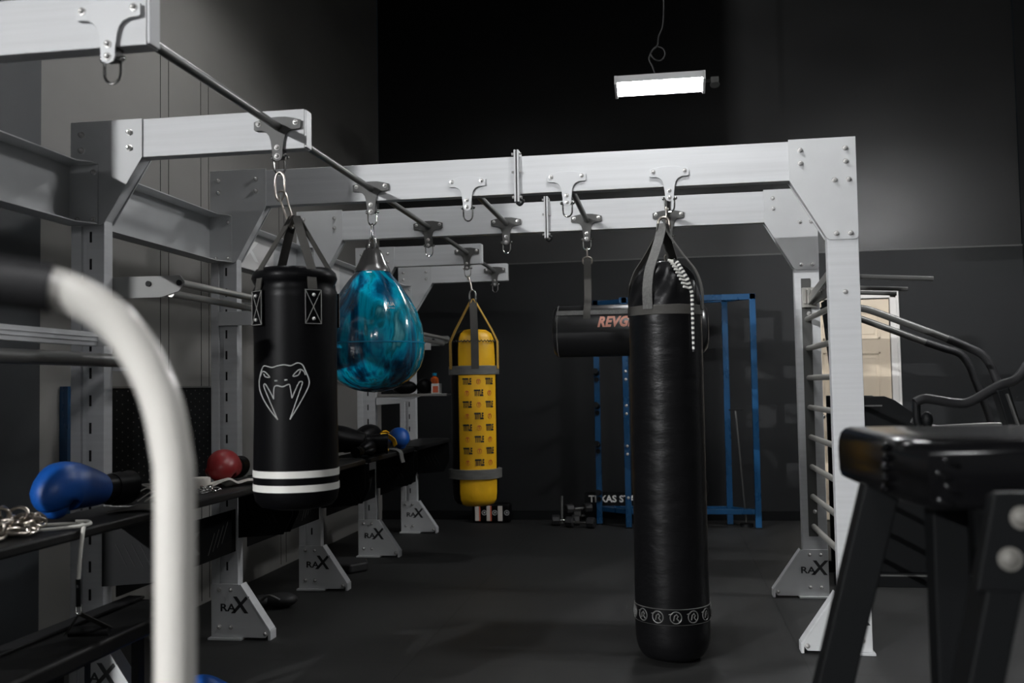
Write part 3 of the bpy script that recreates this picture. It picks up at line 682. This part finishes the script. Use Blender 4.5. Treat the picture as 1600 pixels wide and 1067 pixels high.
# ------------------------------------------------------------------ shelves on the rig
def shelf(y0, y1, label, zt=.855, x0=.16, x1=.47, th=.035, name='storage_shelf', end=True):
    t = thing(name, label, 'shelf', ((x0+x1)/2, (y0+y1)/2, zt-th), 'black shelves along the rig')
    MB().box(x0, x1, y0, y1, zt-th, zt).build('shelf_top', 'shelf', t, bev=.010)
    if end:
        for yy in (y0-.006, y1+.0):
            e = MB().prism([(x0, zt-.04), (x1-.01, zt-.04), (x1-.01, zt-.20), (x1-.06, zt-.30), (x0, zt-.32)], 'y', yy, yy+.006).build('end_panel', 'black_metal', t, bev=.001)
            sl = MB()
            for q in range(4): sl.beam((x0+.11+q*.035, yy-.001, zt-.24+.0*q), (x0+.06+q*.035, yy-.001, zt-.15), .005, .001, (0, 1, 0))
            sl.build('panel_slots', 'slot', e)
        MB().box(x0+.02, x1-.02, y1-.004, y1+.004, zt-.012, zt+.002).build('metal_edge', 'bar', t)
    return t
shelf(-2.38, -1.29, 'black shelf nearest the camera, holding the metal chain')
shelf(-1.18, -.02, 'black shelf holding the blue and red gloves')
shelf(.08, 1.235, 'black shelf beside the snake-head bag, heaped with gloves and pads')
shelf(1.34, 2.49, 'black shelf behind the teal water bag, just past the glove heap')
shelf(2.60, 3.75, 'farthest black low shelf, left of the yellow bag')
# upper shelf with small items
t = thing('bracket_shelf', 'small grey bracket shelf carrying headgear, a box and an amber bottle', 'shelf', (.45, 2.62, 1.245))
MB().box(.17, .73, 2.49, 2.505, 1.248, 1.268).box(.17, .73, 2.505, 2.85, 1.25, 1.262).build('shelf_top', 'rung', t, bev=.002)
MB().prism([(.16, 1.248), (.52, 1.248), (.36, 1.195), (.16, 1.185)], 'y', 2.495, 2.502).build('shelf_bracket', 'plate', t, bev=.001)
# long low bench
t = thing('low_bench', 'long low black padded bench at lower left', 'bench', (.31, -2.0, 0))
MB().box(.165, .46, -3.0, -1.10, .385, .45).build('pad', 'shelf', t, bev=.018)
MB().box(.165, .24, -3.0, -1.10, .45, .462).build('pad_roll', 'rubber', t, bev=.005)
for xx in (.19, .41):
    for yy in (-2.9, -2.0, -1.5): MB().box(xx, xx+.03, yy, yy+.04, 0, .385).build('leg', 'black_metal', t)
# peg board on the wall
t = thing('peg_board', 'black perforated board with a blue edge on the grey wall', 'board', (XL+.02, 0, .72))
MB().box(XL+.004, XL+.024, -.62, .95, .72, 1.345).build('board', 'black_metal', t)
MB().box(XL+.004, XL+.045, -.66, -.62, .72, 1.345).build('frame', 'blue_paint', t)
MB().box(XL+.004, XL+.035, -.62, .95, 1.335, 1.345).build('top_rim', 'bar', t)
hl = MB()
for i in range(28):
    for j in range(12):
        y_ = -.58+i*.054; z_ = .76+j*.049+(.02 if i % 2 else 0); hl.box(XL+.024, XL+.0248, y_-.005, y_+.005, z_-.004, z_+.004)
hl.build('perforation', 'dark_plate', t)
t = thing('wall_hook', 'small brass coloured hook on the left wall above the perforated board', 'hook', (XL+.01, 1.15, 1.55))
MB().cyl((XL, 1.15, 1.60), (XL+.04, 1.15, 1.60), .012).ell((XL+.05, 1.15, 1.585), (.02, .02, .035)).build('hook', 'zinc', t)

# ------------------------------------------------------------------ gloves
def glove(label, c, col, rotz=0, s=1.0, cuff='black_metal', lay=0, print_=None, group='boxing gloves on the shelves', cuffcol=None):
    t = thing('boxing_glove', label, 'glove', c, group)
    Mx = Matrix.Translation(Vector(c)) @ Matrix.Rotation(rotz, 4, 'Z') @ Matrix.Rotation(lay, 4, 'X') @ Matrix.Scale(s, 4)
    f = lambda m_: m_.map(lambda v: Mx @ v)
    sp_ = catmull([(-.045, 0, .066), (-.015, 0, .072), (.03, 0, .080), (.07, .002, .086), (.115, .004, .086), (.142, .005, .062), (.138, .005, .034)], 4)
    rd = [.044, .052, .060, .066, .068, .060, .036]; rad = [rd[min(6, i//4)]*(1-(i % 4)/4)+rd[min(6, i//4+1)]*(i % 4)/4 for i in range(len(sp_))]
    fst = MB().tube(sp_, rad, 22, flat=1.05).ell(sp_[-1], (rad[-1]*1.0, rad[-1]*1.02, rad[-1]*.9), n=18, m=10)
    f(fst).build('fist', col, t, ang=75)
    th = catmull([(-.04, -.03, .05), (.0, -.052, .052), (.045, -.064, .055), (.085, -.058, .062), (.102, -.045, .066)], 4)
    f(MB().tube(th, [.014+.014*math.sin(math.pi*min(1, (i+2)/(len(th)+1))) for i in range(len(th))], 14)).build('thumb', col, t, ang=75)
    f(MB().tube([(-.05, 0, .063), (-.10, 0, .060), (-.165, 0, .058)], [.045, .047, .056], 22, flat=.86, cap=False).tube([(-.165, 0, .058), (-.10, 0, .060)], [.050, .040], 22, flat=.86)).build('cuff', cuff, t)
    f(MB().tube([(-.085, 0, .061), (-.125, 0, .059)], [.049, .054], 22, flat=.88)).build('wrist_strap', cuffcol or cuff, t)
    sm_ = MB()
    for k in range(9): sm_.tube([(-.02+k*.016, -.040-.002*k, .094+.004*math.sin(k)), (-.016+k*.016, -.048-.002*k, .080)], .0016, 5)
    f(sm_).build('stitching', 'stitch', t)
    if print_:
        q = text_mb(print_, .028, .0005, bold=.001); q.map(lambda v: (.055+v.x, -.004+v.y-.02, .1475+v.z)); f(q).build('printed_mark', 'logo_grey', t)
    return t
glove('large royal blue boxing glove with black cuff on the nearest shelf', (.30, -1.60, .866), 'blue_leather', R(-98), 1.28, 'leather_s', 0, 'MF')
glove('dark red laced boxing glove beside the white wraps', (.27, -.36, .857), 'red_leather', R(-80), 1.10, 'leather_s', 0)
glove('big black boxing glove at the near end of the heap behind the teal bag', (.31, 1.50, .857), 'leather_s', R(195), 1.35, 'leather_s')
glove('black boxing glove with teal cuff standing at the back of the heap', (.22, 1.90, .857), 'leather_s', R(75), 1.25, 'leather_s', cuffcol='teal')
glove('black boxing glove low at the front edge of the heap', (.415, 1.36, .857), 'leather_s', R(80), .7, 'leather_s')
glove('blue boxing glove with white and red cuff at the far end of the heap', (.38, 2.26, .857), 'blue_leather', R(-60), 1.05, 'leather_s', cuffcol='white_vinyl')
t = thing('focus_mitt', 'black focus mitt with two curved yellow stripes, in the heap of gloves', 'mitt', (.38, 1.72, .856))
MB().ell((.395, 1.76, .915), (.085, .15, .058), (0, 0, .15), n=24, m=14).build('pad', 'leather_s', t)
for pts in ([(.40, 1.60, .945), (.43, 1.66, .985), (.45, 1.76, .985), (.47, 1.88, .945), (.478, 1.91, .90)], [(.42, 1.63, .965), (.45, 1.66, .94), (.472, 1.68, .90), (.48, 1.685, .87)], [(.40, 1.82, 1.0), (.41, 1.88, 1.0), (.42, 1.92, .985)]):
    MB().strap(catmull(pts, 5), (.75, -.3, .5), .034, .006).build('yellow_stripe', 'yellow', t)
t = thing('hand_wrap', 'grey wrist wrap draped over the shelf edge at the end of the heap', 'wrap', (.42, 1.98, .856))
MB().strap(catmull([(.30, 1.94, .862), (.38, 1.97, .872), (.455, 2.0, .868), (.485, 2.02, .845), (.492, 2.03, .80), (.498, 2.04, .77)], 6), (0, 1, 0), .09, .006).build('wrap', 'web_grey', t)
# head guards and small things on the bracket shelf
tag(MB().ell((.36, 2.62, 1.318), (.10, .09, .055), n=20, m=12).build('head_guard', 'leather_s'), 'black head guard lying leftmost on the bracket shelf', 'headgear')
tag(MB().ell((.527, 2.60, 1.326), (.064, .064, .062), (0, .0, 0), n=20, m=12).build('black_ball', 'leather_s'), 'shiny black ball between head guard and white box', 'ball')
t = thing('carton', 'small white box with a red label at the shelf end', 'box', (.635, 2.56, 1.263))
MB().box(.60, .665, 2.52, 2.60, 1.263, 1.345).build('box', 'white_vinyl', t, bev=.002); MB().box(.612, .655, 2.517, 2.520, 1.275, 1.325).build('red_label', 'red_print', t)
t = thing('bottle', 'small amber bottle standing behind the white box', 'bottle', (.58, 2.72, 1.263))
MB().lathe((.58, 2.72, 0), [(.001, 1.263), (.032, 1.265), (.034, 1.37), (.030, 1.39), (.016, 1.40), (.014, 1.41)], 20).build('body', 'amber', t)
MB().lathe((.58, 2.72, 0), [(.001, 1.408), (.018, 1.408), (.018, 1.43), (.001, 1.432)], 16).build('cap', 'teal', t)
# white wraps beside the red glove
t = thing('hand_wrap', 'rolled white hand wrap with loose end, left of the red glove', 'wrap', (.25, -.55, .856))
MB().lathe((.26, -.64, 0), [(.001, .857), (.042, .857), (.045, .862), (.044, .905), (.040, .910), (.012, .906), (.001, .905)], 28).build('roll', 'cloth_white', t)
MB().strap(catmull([(.30, -.66, .868), (.34, -.58, .89), (.36, -.52, .868), (.39, -.46, .876), (.41, -.39, .864), (.42, -.33, .862)], 6), (1, .2, .25), .055, .012).build('loose_end', 'cloth_white', t)
def chain(name, label, path, w_, h, r, matn):
    m = MB(); P_ = catmull(path, 1)
    for k in range(len(path)-1):
        a, b = Vector(path[k]), Vector(path[k+1]); c = (a+b)/2; d_ = (b-a).normalized(); s_ = d_.cross(Vector((0, 0, 1))).normalized(); s_ = (s_ if k % 2 else (s_*.55+Vector((0, 0, .83)))).normalized()
        pts = [c+d_*math.cos(t)*h/2+s_*math.sin(t)*w_/2 for t in (2*math.pi*j/16 for j in range(16))]
        m.tube(pts, r, 8, True)
    return tag(m.build(name, matn), label, 'chain')
random.seed(4)
cp = []
for k in range(40):
    a = k*1.35; rad = .035+.075*((k*37) % 10)/10; cp.append((.315+rad*math.cos(a)*.9, -2.10+rad*1.5*math.sin(a), .872+.075*(1-rad/.12)*(k/40)))
m = MB()
for k, p in enumerate(cp):
    a = k*1.9; tl = .25*math.sin(k*2.3); d_ = Vector((math.cos(a), math.sin(a), tl)); u_ = Vector((0, 0, 1)) if k % 3 == 0 else Vector((-math.sin(a), math.cos(a), .35)); u_.normalize()
    c = Vector(p)+Vector((0, 0, .012 if k % 3 == 0 else 0))
    m.tube([c+d_*math.cos(t)*.038+u_*math.sin(t)*.021 for t in (2*math.pi*j/16 for j in range(16))], .0058, 8, True)
tag(m.build('metal_chain', 'zinc'), 'heap of thick steel chain on the nearest shelf', 'chain')
m = MB()
for k in range(7):
    a = k*1.1; c = Vector((.40+.012*math.cos(k*2), -.905+.014*k, .872+.006*(k % 3))); d_ = Vector((math.cos(a), math.sin(a), .1))
    m.tube([c+d_*math.cos(t)*.028+Vector((-math.sin(a), math.cos(a), .5))*math.sin(t)*.012 for t in (2*math.pi*j/14 for j in range(14))], .004, 7, True)
tag(m.build('metal_chain', 'chrome'), 'little pile of bright chain links on the red glove shelf', 'chain')
# white cord with grip handle
t = thing('cable_attachment', 'white cord hanging off the shelf with a black grip handle', 'cable', (.42, -1.85, .45))
MB().tube(catmull([(.29, -1.93, .864), (.34, -1.88, .864), (.40, -1.86, .864), (.455, -1.88, .864), (.486, -1.93, .85), (.493, -1.955, .78), (.492, -1.965, .69)], 7), .0065, 10).build('cord', 'rope_white', t)
MB().tube(catmull([(.33, -2.02, .864), (.40, -1.99, .864), (.465, -1.93, .866), (.48, -1.88, .868), (.45, -1.85, .872), (.42, -1.87, .874)], 6), .006, 10).build('cord', 'rope_white', t)
MB().cyl((.492, -1.965, .70), (.49, -1.96, .61), .008).build('rubber_stopper', 'black_metal', t)
link(MB(), (.488, -1.955, .60), .018, .035, .003, 'x').build('ring', 'chrome', t)
MB().strap([(.487, -1.95, .585), (.36, -1.83, .485)], (0, 1, .3), .022, .003).build('strap', 'web', t)
MB().strap([(.487, -1.95, .585), (.47, -1.74, .485)], (1, 0, .3), .022, .003).build('strap', 'web', t)
MB().cyl((.345, -1.79, .483), (.475, -1.755, .483), .019, 16).build('grip', 'foam', t)
# black straps by the blue glove
t = thing('wrist_strap', 'black fabric straps and mat drooping over the shelf beside the blue glove', 'strap', (.40, -1.38, .856))
MB().strap(catmull([(.33, -1.42, .862), (.40, -1.38, .866), (.45, -1.36, .864), (.49, -1.35, .85), (.497, -1.345, .82)], 6), (0, 1, 0), .22, .005).build('mat', 'web', t)
m = MB()
for k in range(5): m.strap(catmull([(.22+.03*k, -1.20, .875), (.27+.03*k, -1.17, .93-.01*k), (.33+.02*k, -1.14, .90), (.37+.01*k, -1.10, .87)], 5), (.3, 1, .2*k), .045, .005)
m.build('strap', 'web', t)

# ------------------------------------------------------------------ blue storage rack at the back wall
t = thing('storage_rack', 'blue steel tube rack standing against the black back wall', 'rack', (2.47, 4.25, 0))
zt = 2.115
for (x, y_) in ((2.045, 4.135), (3.20, 4.135), (1.765, 4.36), (2.965, 4.36)):
    p = MB().box(x-.027, x+.027, y_-.027, y_+.027, .012, zt).build('post', 'blue_paint', t, bev=.003)
    MB().box(x-.03, x+.03, y_-.03, y_+.03, 0, .014).build('foot_cap', 'black_metal', p)
MB().box(2.0, 3.227, 4.108, 4.162, zt-.053, zt).build('top_bar', 'blue_paint', t, bev=.003)
MB().box(1.74, 2.99, 4.333, 4.387, zt-.053, zt).build('top_bar', 'blue_paint', t, bev=.003)
MB().box(2.07, 3.175, 4.115, 4.155, .13, .175).build('cross_bar', 'blue_paint', t, bev=.003)
MB().box(1.79, 2.94, 4.34, 4.38, .13, .175).build('cross_bar', 'blue_paint', t, bev=.003)
MB().beam((1.79, 4.36, zt-.03), (2.03, 4.16, zt-.03), .04, .04).beam((2.98, 4.36, zt-.03), (3.18, 4.16, zt-.03), .04, .04).build('top_side_bar', 'blue_paint', t)
MB().beam((1.79, 4.36, .15), (2.03, 4.16, .15), .04, .04).beam((2.98, 4.36, .15), (3.18, 4.16, .15), .04, .04).build('low_side_bar', 'blue_paint', t)
for z in (1.425, 1.112, .752, .304):
    MB().cyl((1.765, 4.335, z), (1.765, 4.16, z+.02), .026, 16).cyl((1.765, 4.33, z-.06), (1.765, 4.315, z-.06), .022, 12).build('storage_peg', 'black_metal', t)
for z in (1.435, 1.36, 1.12, 1.045, .75, .675, .28): MB().ell((2.047, 4.105, z), (.014, .006, .014), n=12, m=8).build('bolt_head', 'bolt', t)
t = thing('sign', 'black board reading TEXAS STATE in white letters, behind the rack posts', 'sign', (2.0, 4.45, .19))
MB().box(1.62, 2.50, 4.42, 4.44, .176, .30).build('board', 'black_metal', t); MB().box(1.62, 2.50, 4.42, 4.45, .0, .176).build('stand', 'black_metal', t)
q = text_mb('TEXAS STATE', .088, .0006, bold=.0025, align='LEFT', spacing=1.02); q.map(lambda v: (1.66+v.x, 4.418-v.z, .232+v.y)); q.build('lettering', 'white_vinyl', t)
t = thing('core_bar', 'thin grey bar with a flat T top leaning inside the blue rack', 'bar', (3.11, 4.27, 0))
MB().cyl((3.105, 4.27, .02), (3.035, 4.29, 1.06), .008, 10).build('shaft', 'bar', t)
MB().beam((2.975, 4.29, 1.062), (3.10, 4.29, 1.062), .03, .014).build('t_top', 'black_metal', t); MB().lathe((3.107, 4.27, 0), [(.001, 0), (.06, 0), (.06, .03), (.02, .035), (.001, .035)], 16).build('base', 'black_metal', t)
t = thing('sandbag', 'dim black lumpy bag resting on the low bar of the blue rack', 'bag', (2.62, 4.26, .175)); MB().ell((2.62, 4.26, .17+.18), (.15, .10, .17), n=28, m=18).build('bag', 'leather_s', t)
# dumbbells left of the rack
def dumbbell(c, rz, l=.15, r=.045, label='', tilt=0):
    t_ = thing('dumbbell', label, 'dumbbell', c, 'dumbbells piled left of the rack'); d_ = Vector((math.cos(rz)*math.cos(tilt), math.sin(rz)*math.cos(tilt), math.sin(tilt))); c = Vector(c)+Vector((0, 0, r+abs(math.sin(tilt))*l))
    MB().cyl(c-d_*l, c+d_*l, .013, 10).build('handle', 'chrome', t_)
    for s in (-1, 1): MB().tube([c+d_*s*(l-.075), c+d_*s*(l-.068), c+d_*s*(l-.006), c+d_*s*l], [r*.85, r, r, r*.85], 8).build('head', 'rubber', t_)
dumbbell((1.45, 4.30, 0), .1, .13, .05, 'black dumbbell leftmost on the floor')
dumbbell((1.60, 4.15, 0), -.25, .14, .05, 'black dumbbell lying in front of the pile')
dumbbell((1.57, 4.30, .115), .5, .13, .045, 'black dumbbell resting across the others')
dumbbell((1.60, 4.54, .0), .1, .10, .06, 'black dumbbell at the back of the pile by the wall')
t = thing('barbell_stub', 'short silver-tipped bar standing at the left of the dumbbells', 'bar', (1.40, 4.40, 0)); MB().cyl((1.40, 4.40, 0), (1.40, 4.44, .26), .012).build('bar', 'bar', t)
# thai pads by the wall under the yellow bag
t = thing('kick_pad', 'black kick pad with white straps on the floor beyond the yellow bag', 'pad', (.72, 4.50, 0))
MB().box(.52, .90, 4.44, 4.56, .005, .19).build('pad', 'leather_s', t, bev=.03)
for x in (.575, .69, .80): MB().box(x-.022, x+.022, 4.427, 4.44, .02, .165).build('strap', 'cloth_white', t, bev=.004)
for x in (.645, .865, .748):
    MB().tube([(x+.022*math.cos(a), 4.432, .10+.022*math.sin(a)) for a in (2*math.pi*j/16 for j in range(16))], .0035, 6, True).ell((x, 4.436, .10), (.010, .006, .010), n=10, m=6).build('round_emblem', 'logo_grey', t)
MB().box(.705, .715, 4.425, 4.44, .02, .165).box(.595, .605, 4.425, 4.44, .02, .165).build('red_edge', 'red_print', t)

# floor things by the rig feet
t = thing('foot_strap', 'black ankle strap pad lying between the rig feet, nearer one', 'strap', (.10, .78, 0)); MB().ell((.08, .75, .045), (.10, .07, .045), (0, 0, .4)).ell((-.03, .72, .04), (.07, .06, .04)).build('pad', 'rubber', t); MB().tube(catmull([(-.02, .68, .05), (.04, .66, .09), (.10, .68, .06)], 5), .008, 8).build('loop', 'bar', t)
t = thing('wedge_block', 'black angular rubber wedge on the floor under the teal water bag', 'wedge', (.14, 2.02, 0)); MB().prism([(-.03, 1.85), (.17, 1.80), (.26, 1.93), (.20, 2.1), (-.02, 2.12)], 'z', 0, .07).build('wedge', 'rubber', t, bev=.02)
glove('multicoloured blue, orange and white glove on the floor at the bottom edge', (.60, -1.14, 0), 'blue_leather', R(170), .95, 'cloth_white', cuffcol='coral', group='gloves on the floor')

# ------------------------------------------------------------------ foreground white machine handle
t = thing('machine_handle', 'blurred white curved tube handle with black foam grip, nearest the camera', 'handle', (1.88, -3.95, 0))
fr = Vector((0.0, 0.0, 0)); 
path = [(1.660, -4.06, 1.424), (1.71, -4.045, 1.424), (1.762, -4.02, 1.419), (1.800, -4.0, 1.405), (1.832, -3.985, 1.380), (1.857, -3.975, 1.342), (1.876, -3.968, 1.295), (1.886, -3.965, 1.243), (1.889, -3.963, 1.195), (1.889, -3.962, 1.0), (1.889, -3.962, .5), (1.889, -3.962, .03)]
MB().tube(catmull(path, 6), .0215, 28).build('tube', 'white_tube', t)
MB().tube([(1.50, -4.10, 1.432), (1.60, -4.075, 1.4285), (1.70, -4.048, 1.4265), (1.779, -4.013, 1.4140)], .0262, 26).build('foam_grip', 'foam', t)
MB().tube([(1.30, -4.16, 1.434), (1.50, -4.10, 1.432)], .0215, 20).cyl((1.28, -4.16, 1.434), (1.28, -4.16, .03), .0215, 20).build('side_frame', 'white_tube', t)
MB().box(1.20, 1.95, -4.0, -3.92, 0, .04).box(1.20, 1.30, -4.2, -3.92, 0, .04).build('base', 'black_metal', t, bev=.004)

# ------------------------------------------------------------------ foreground glute-ham machine
t = thing('exercise_bench', 'blurred black padded machine at right foreground with slanted legs', 'bench', (2.9, -3.0, 0))
poly = [(2.795, -2.64), (2.806, -3.06), (2.838, -3.235), (3.45, -3.24), (3.45, -2.64)]
pad = MB(); n = len(poly)
cx_, cy_ = 3.1, -2.95
def ringp(s, z): return [(cx_+(x-cx_)*s, cy_+(y-cy_)*s, z) for x, y in poly]
rings = [ringp(.96, 1.086), ringp(.992, 1.092), ringp(1.004, 1.105), ringp(1.008, 1.15), ringp(1.003, 1.172), ringp(.99, 1.188), ringp(.965, 1.197), ringp(.93, 1.201), ringp(.5, 1.203)]
vs = [p for r_ in rings for p in r_]; fs = [(i*n+k, i*n+(k+1) % n, (i+1)*n+(k+1) % n, (i+1)*n+k) for i in range(len(rings)-1) for k in range(n)]
fs += [tuple(range(n-1, -1, -1)), tuple(range((len(rings)-1)*n, len(rings)*n))]
MB().add(vs, fs).build('pad', 'pad_leather', t, ang=70)
for k in range(5): MB().ell((2.801+.001*k, -3.065-.006*(k % 2), 1.105+.019*k), (.007, .016, .009), n=10, m=6).build('pad_fold', 'pad_leather', t)
for k in range(4): MB().ell((2.86+.012*(k % 2), -3.238, 1.10+.022*k), (.018, .005, .006), (0, .5, 0), n=10, m=6).build('pad_fold', 'pad_leather', t)
MB().beam((2.83, -2.88, 1.09), (2.545, -2.88, .0), .068, .06, (0, 1, 0)).build('leg', 'black_metal', t, bev=.004)
MB().beam((2.915, -3.03, 1.09), (2.915, -3.03, .0), .062, .062, (0, 1, 0)).build('leg', 'black_metal', t, bev=.004)
MB().beam((2.925, -3.36, 1.12), (2.675, -3.36, .0), .05, .085, (0, 1, 0)).build('leg', 'black_metal', t, bev=.004)
pl = MB().prism([(2.885, 1.135), (3.25, 1.135), (3.25, .99), (2.855, .99)], 'y', -3.405, -3.39).build('side_plate', 'black_metal', t, bev=.003)
bolts(pl, [(2.922, -3.405, 1.098), (2.903, -3.405, 1.038), (3.1, -3.405, 1.098), (3.08, -3.405, 1.038)], r=.0125, depth=.008)
MB().box(2.9, 3.3, -3.39, -3.25, 1.03, 1.09).build('pad_carrier', 'black_metal', t)
MB().box(3.25, 3.32, -3.36, -3.30, 0, 1.06).build('leg', 'black_metal', t)
MB().box(2.5, 3.35, -2.92, -2.86, 0, .05).box(2.64, 3.35, -3.39, -3.33, 0, .05).build('base_rail', 'black_metal', t)

# ------------------------------------------------------------------ exercise bike behind it
t = thing('exercise_bike', 'black exercise bike with swept handlebar right of the rig', 'exercise bike', (3.9, -1.3, 0))
MB().tube(catmull([(3.262, -1.37, 1.225), (3.30, -1.365, 1.238), (3.395, -1.35, 1.222), (3.45, -1.345, 1.225), (3.55, -1.33, 1.278), (3.61, -1.32, 1.30), (3.66, -1.31, 1.36), (3.72, -1.30, 1.46)], 6), .0165, 16).build('handlebar', 'foam', t)
MB().tube(catmull([(3.268, -1.365, 1.228), (3.268, -1.365, 1.17), (3.275, -1.365, 1.14)], 4), .014, 10).ell((3.30, -1.37, 1.165), (.02, .02, .03)).build('brake_lever', 'black_metal', t)
MB().tube(catmull([(3.29, -1.2, 1.16), (3.36, -1.2, 1.13), (3.43, -1.2, 1.13), (3.56, -1.2, 1.135), (3.63, -1.2, 1.13)], 5), .012, 10).build('lower_bar', 'bar', t)
MB().beam((3.555, -1.325, 1.27), (3.80, -1.30, .35), .045, .06, (0, 1, 0)).build('stem', 'black_metal', t, bev=.006)
MB().beam((3.565, -1.36, 1.25), (3.64, -1.36, 1.0), .006, .02, (0, 1, 0)).build('stem_trim', 'bar', t)
MB().ell((3.70, -1.30, 1.085), (.10, .10, .03)).beam((3.66, -1.3, .95), (3.70, -1.3, 1.08), .03, .03).build('tray', 'black_metal', t)
MB().beam((3.80, -1.30, .35), (4.6, -1.30, .30), .06, .08, (0, 1, 0)).box(3.62, 3.70, -1.55, -1.05, 0, .06).box(4.6, 4.68, -1.55, -1.05, 0, .06).beam((3.66, -1.30, .05), (3.80, -1.30, .38), .05, .05).beam((4.64, -1.30, .05), (4.55, -1.30, .32), .05, .05).build('frame', 'black_metal', t, bev=.004)
MB().lathe((0, -1.30, .40), [(.001, -.02), (.24, -.02), (.25, -.01), (.25, .01), (.24, .02), (.001, .02)], 36, axis='x').map(lambda v: (3.86+(v.y+1.30), -1.30+v.x, v.z)).build('flywheel', 'black_metal', t)
MB().beam((4.25, -1.3, .34), (4.35, -1.3, .93), .04, .05, (0, 1, 0)).build('seat_post', 'bar', t); MB().ell((4.36, -1.3, .97), (.14, .09, .045)).build('saddle', 'leather_s', t)
tag(MB().ell((3.71, -1.33, 1.146), (.06, .05, .026), (0, -.3, .3), shape=lambda u: u*(1+.12*math.sin(7*u.x+9*u.y))).build('towel', 'cloth_white'), 'small crumpled white towel on the exercise bike', 'towel')

# ------------------------------------------------------------------ cardio climber with long handrails
t = thing('stair_climber', 'dark stair climber with long curved handrails, in front of the cream door', 'cardio machine', (4.1, 1.9, 0))
for (y_, pts, ps) in ((1.6, [(3.52, 1.77), (3.60, 1.78), (3.66, 1.772), (3.74, 1.748), (3.95, 1.66), (4.177, 1.563), (4.30, 1.505), (4.375, 1.462), (4.425, 1.395), (4.462, 1.29), (4.53, 1.08), (4.60, .80), (4.62, .55)], 4.17),
                      (2.15, [(3.52, 1.80), (3.66, 1.775), (3.80, 1.722), (4.0, 1.64), (4.15, 1.578), (4.30, 1.52), (4.40, 1.482), (4.46, 1.40), (4.50, 1.28), (4.57, 1.07), (4.63, .80), (4.65, .55)], 4.17)):
    P_ = catmull([(a, y_, b) for a, b in pts], 5); cut = next(i for i, p in enumerate(P_) if p.x > ps)
    MB().tube(P_[:cut+1], .023, 16).build('handrail', 'rail_grey', t); MB().tube(P_[cut:], .026, 16).build('rail_sleeve', 'foam', t)
MB().prism([(3.50, .08), (3.50, 1.21), (3.80, 1.205), (3.86, 1.18), (4.02, 1.06), (4.62, .62), (4.75, .40), (4.75, .08)], 'y', 1.66, 1.70).prism([(3.50, .08), (3.50, 1.21), (3.80, 1.205), (3.86, 1.18), (4.02, 1.06), (4.62, .62), (4.75, .40), (4.75, .08)], 'y', 2.05, 2.09).build('side_panel', 'black_metal', t, bev=.006)
MB().box(3.52, 3.78, 1.70, 2.05, 1.0, 1.195).box(3.52, 4.7, 1.70, 2.05, .1, .35).build('body', 'rubber', t, bev=.01)
for k in range(4): MB().box(3.80+.2*k, 4.04+.2*k, 1.70, 2.05, .90-.17*k, .93-.17*k).build('step', 'rubber', t)
MB().box(3.45, 4.80, 1.60, 1.68, .0, .08).box(3.45, 4.80, 2.08, 2.16, .0, .08).build('base_rail', 'black_metal', t, bev=.005)
MB().box(3.51, 3.78, 1.652, 1.66, 1.14, 1.15).build('chrome_trim', 'bar', t); MB().box(3.72, 4.8, 1.594, 1.60, .07, .08).build('chrome_trim', 'bar', t)
MB().beam((3.56, 1.86, 1.2), (3.50, 1.86, 1.85), .3, .05, (1, 0, 0)).beam((3.50, 1.6, 1.80), (3.50, 2.15, 1.80), .04, .04).build('console', 'black_metal', t)
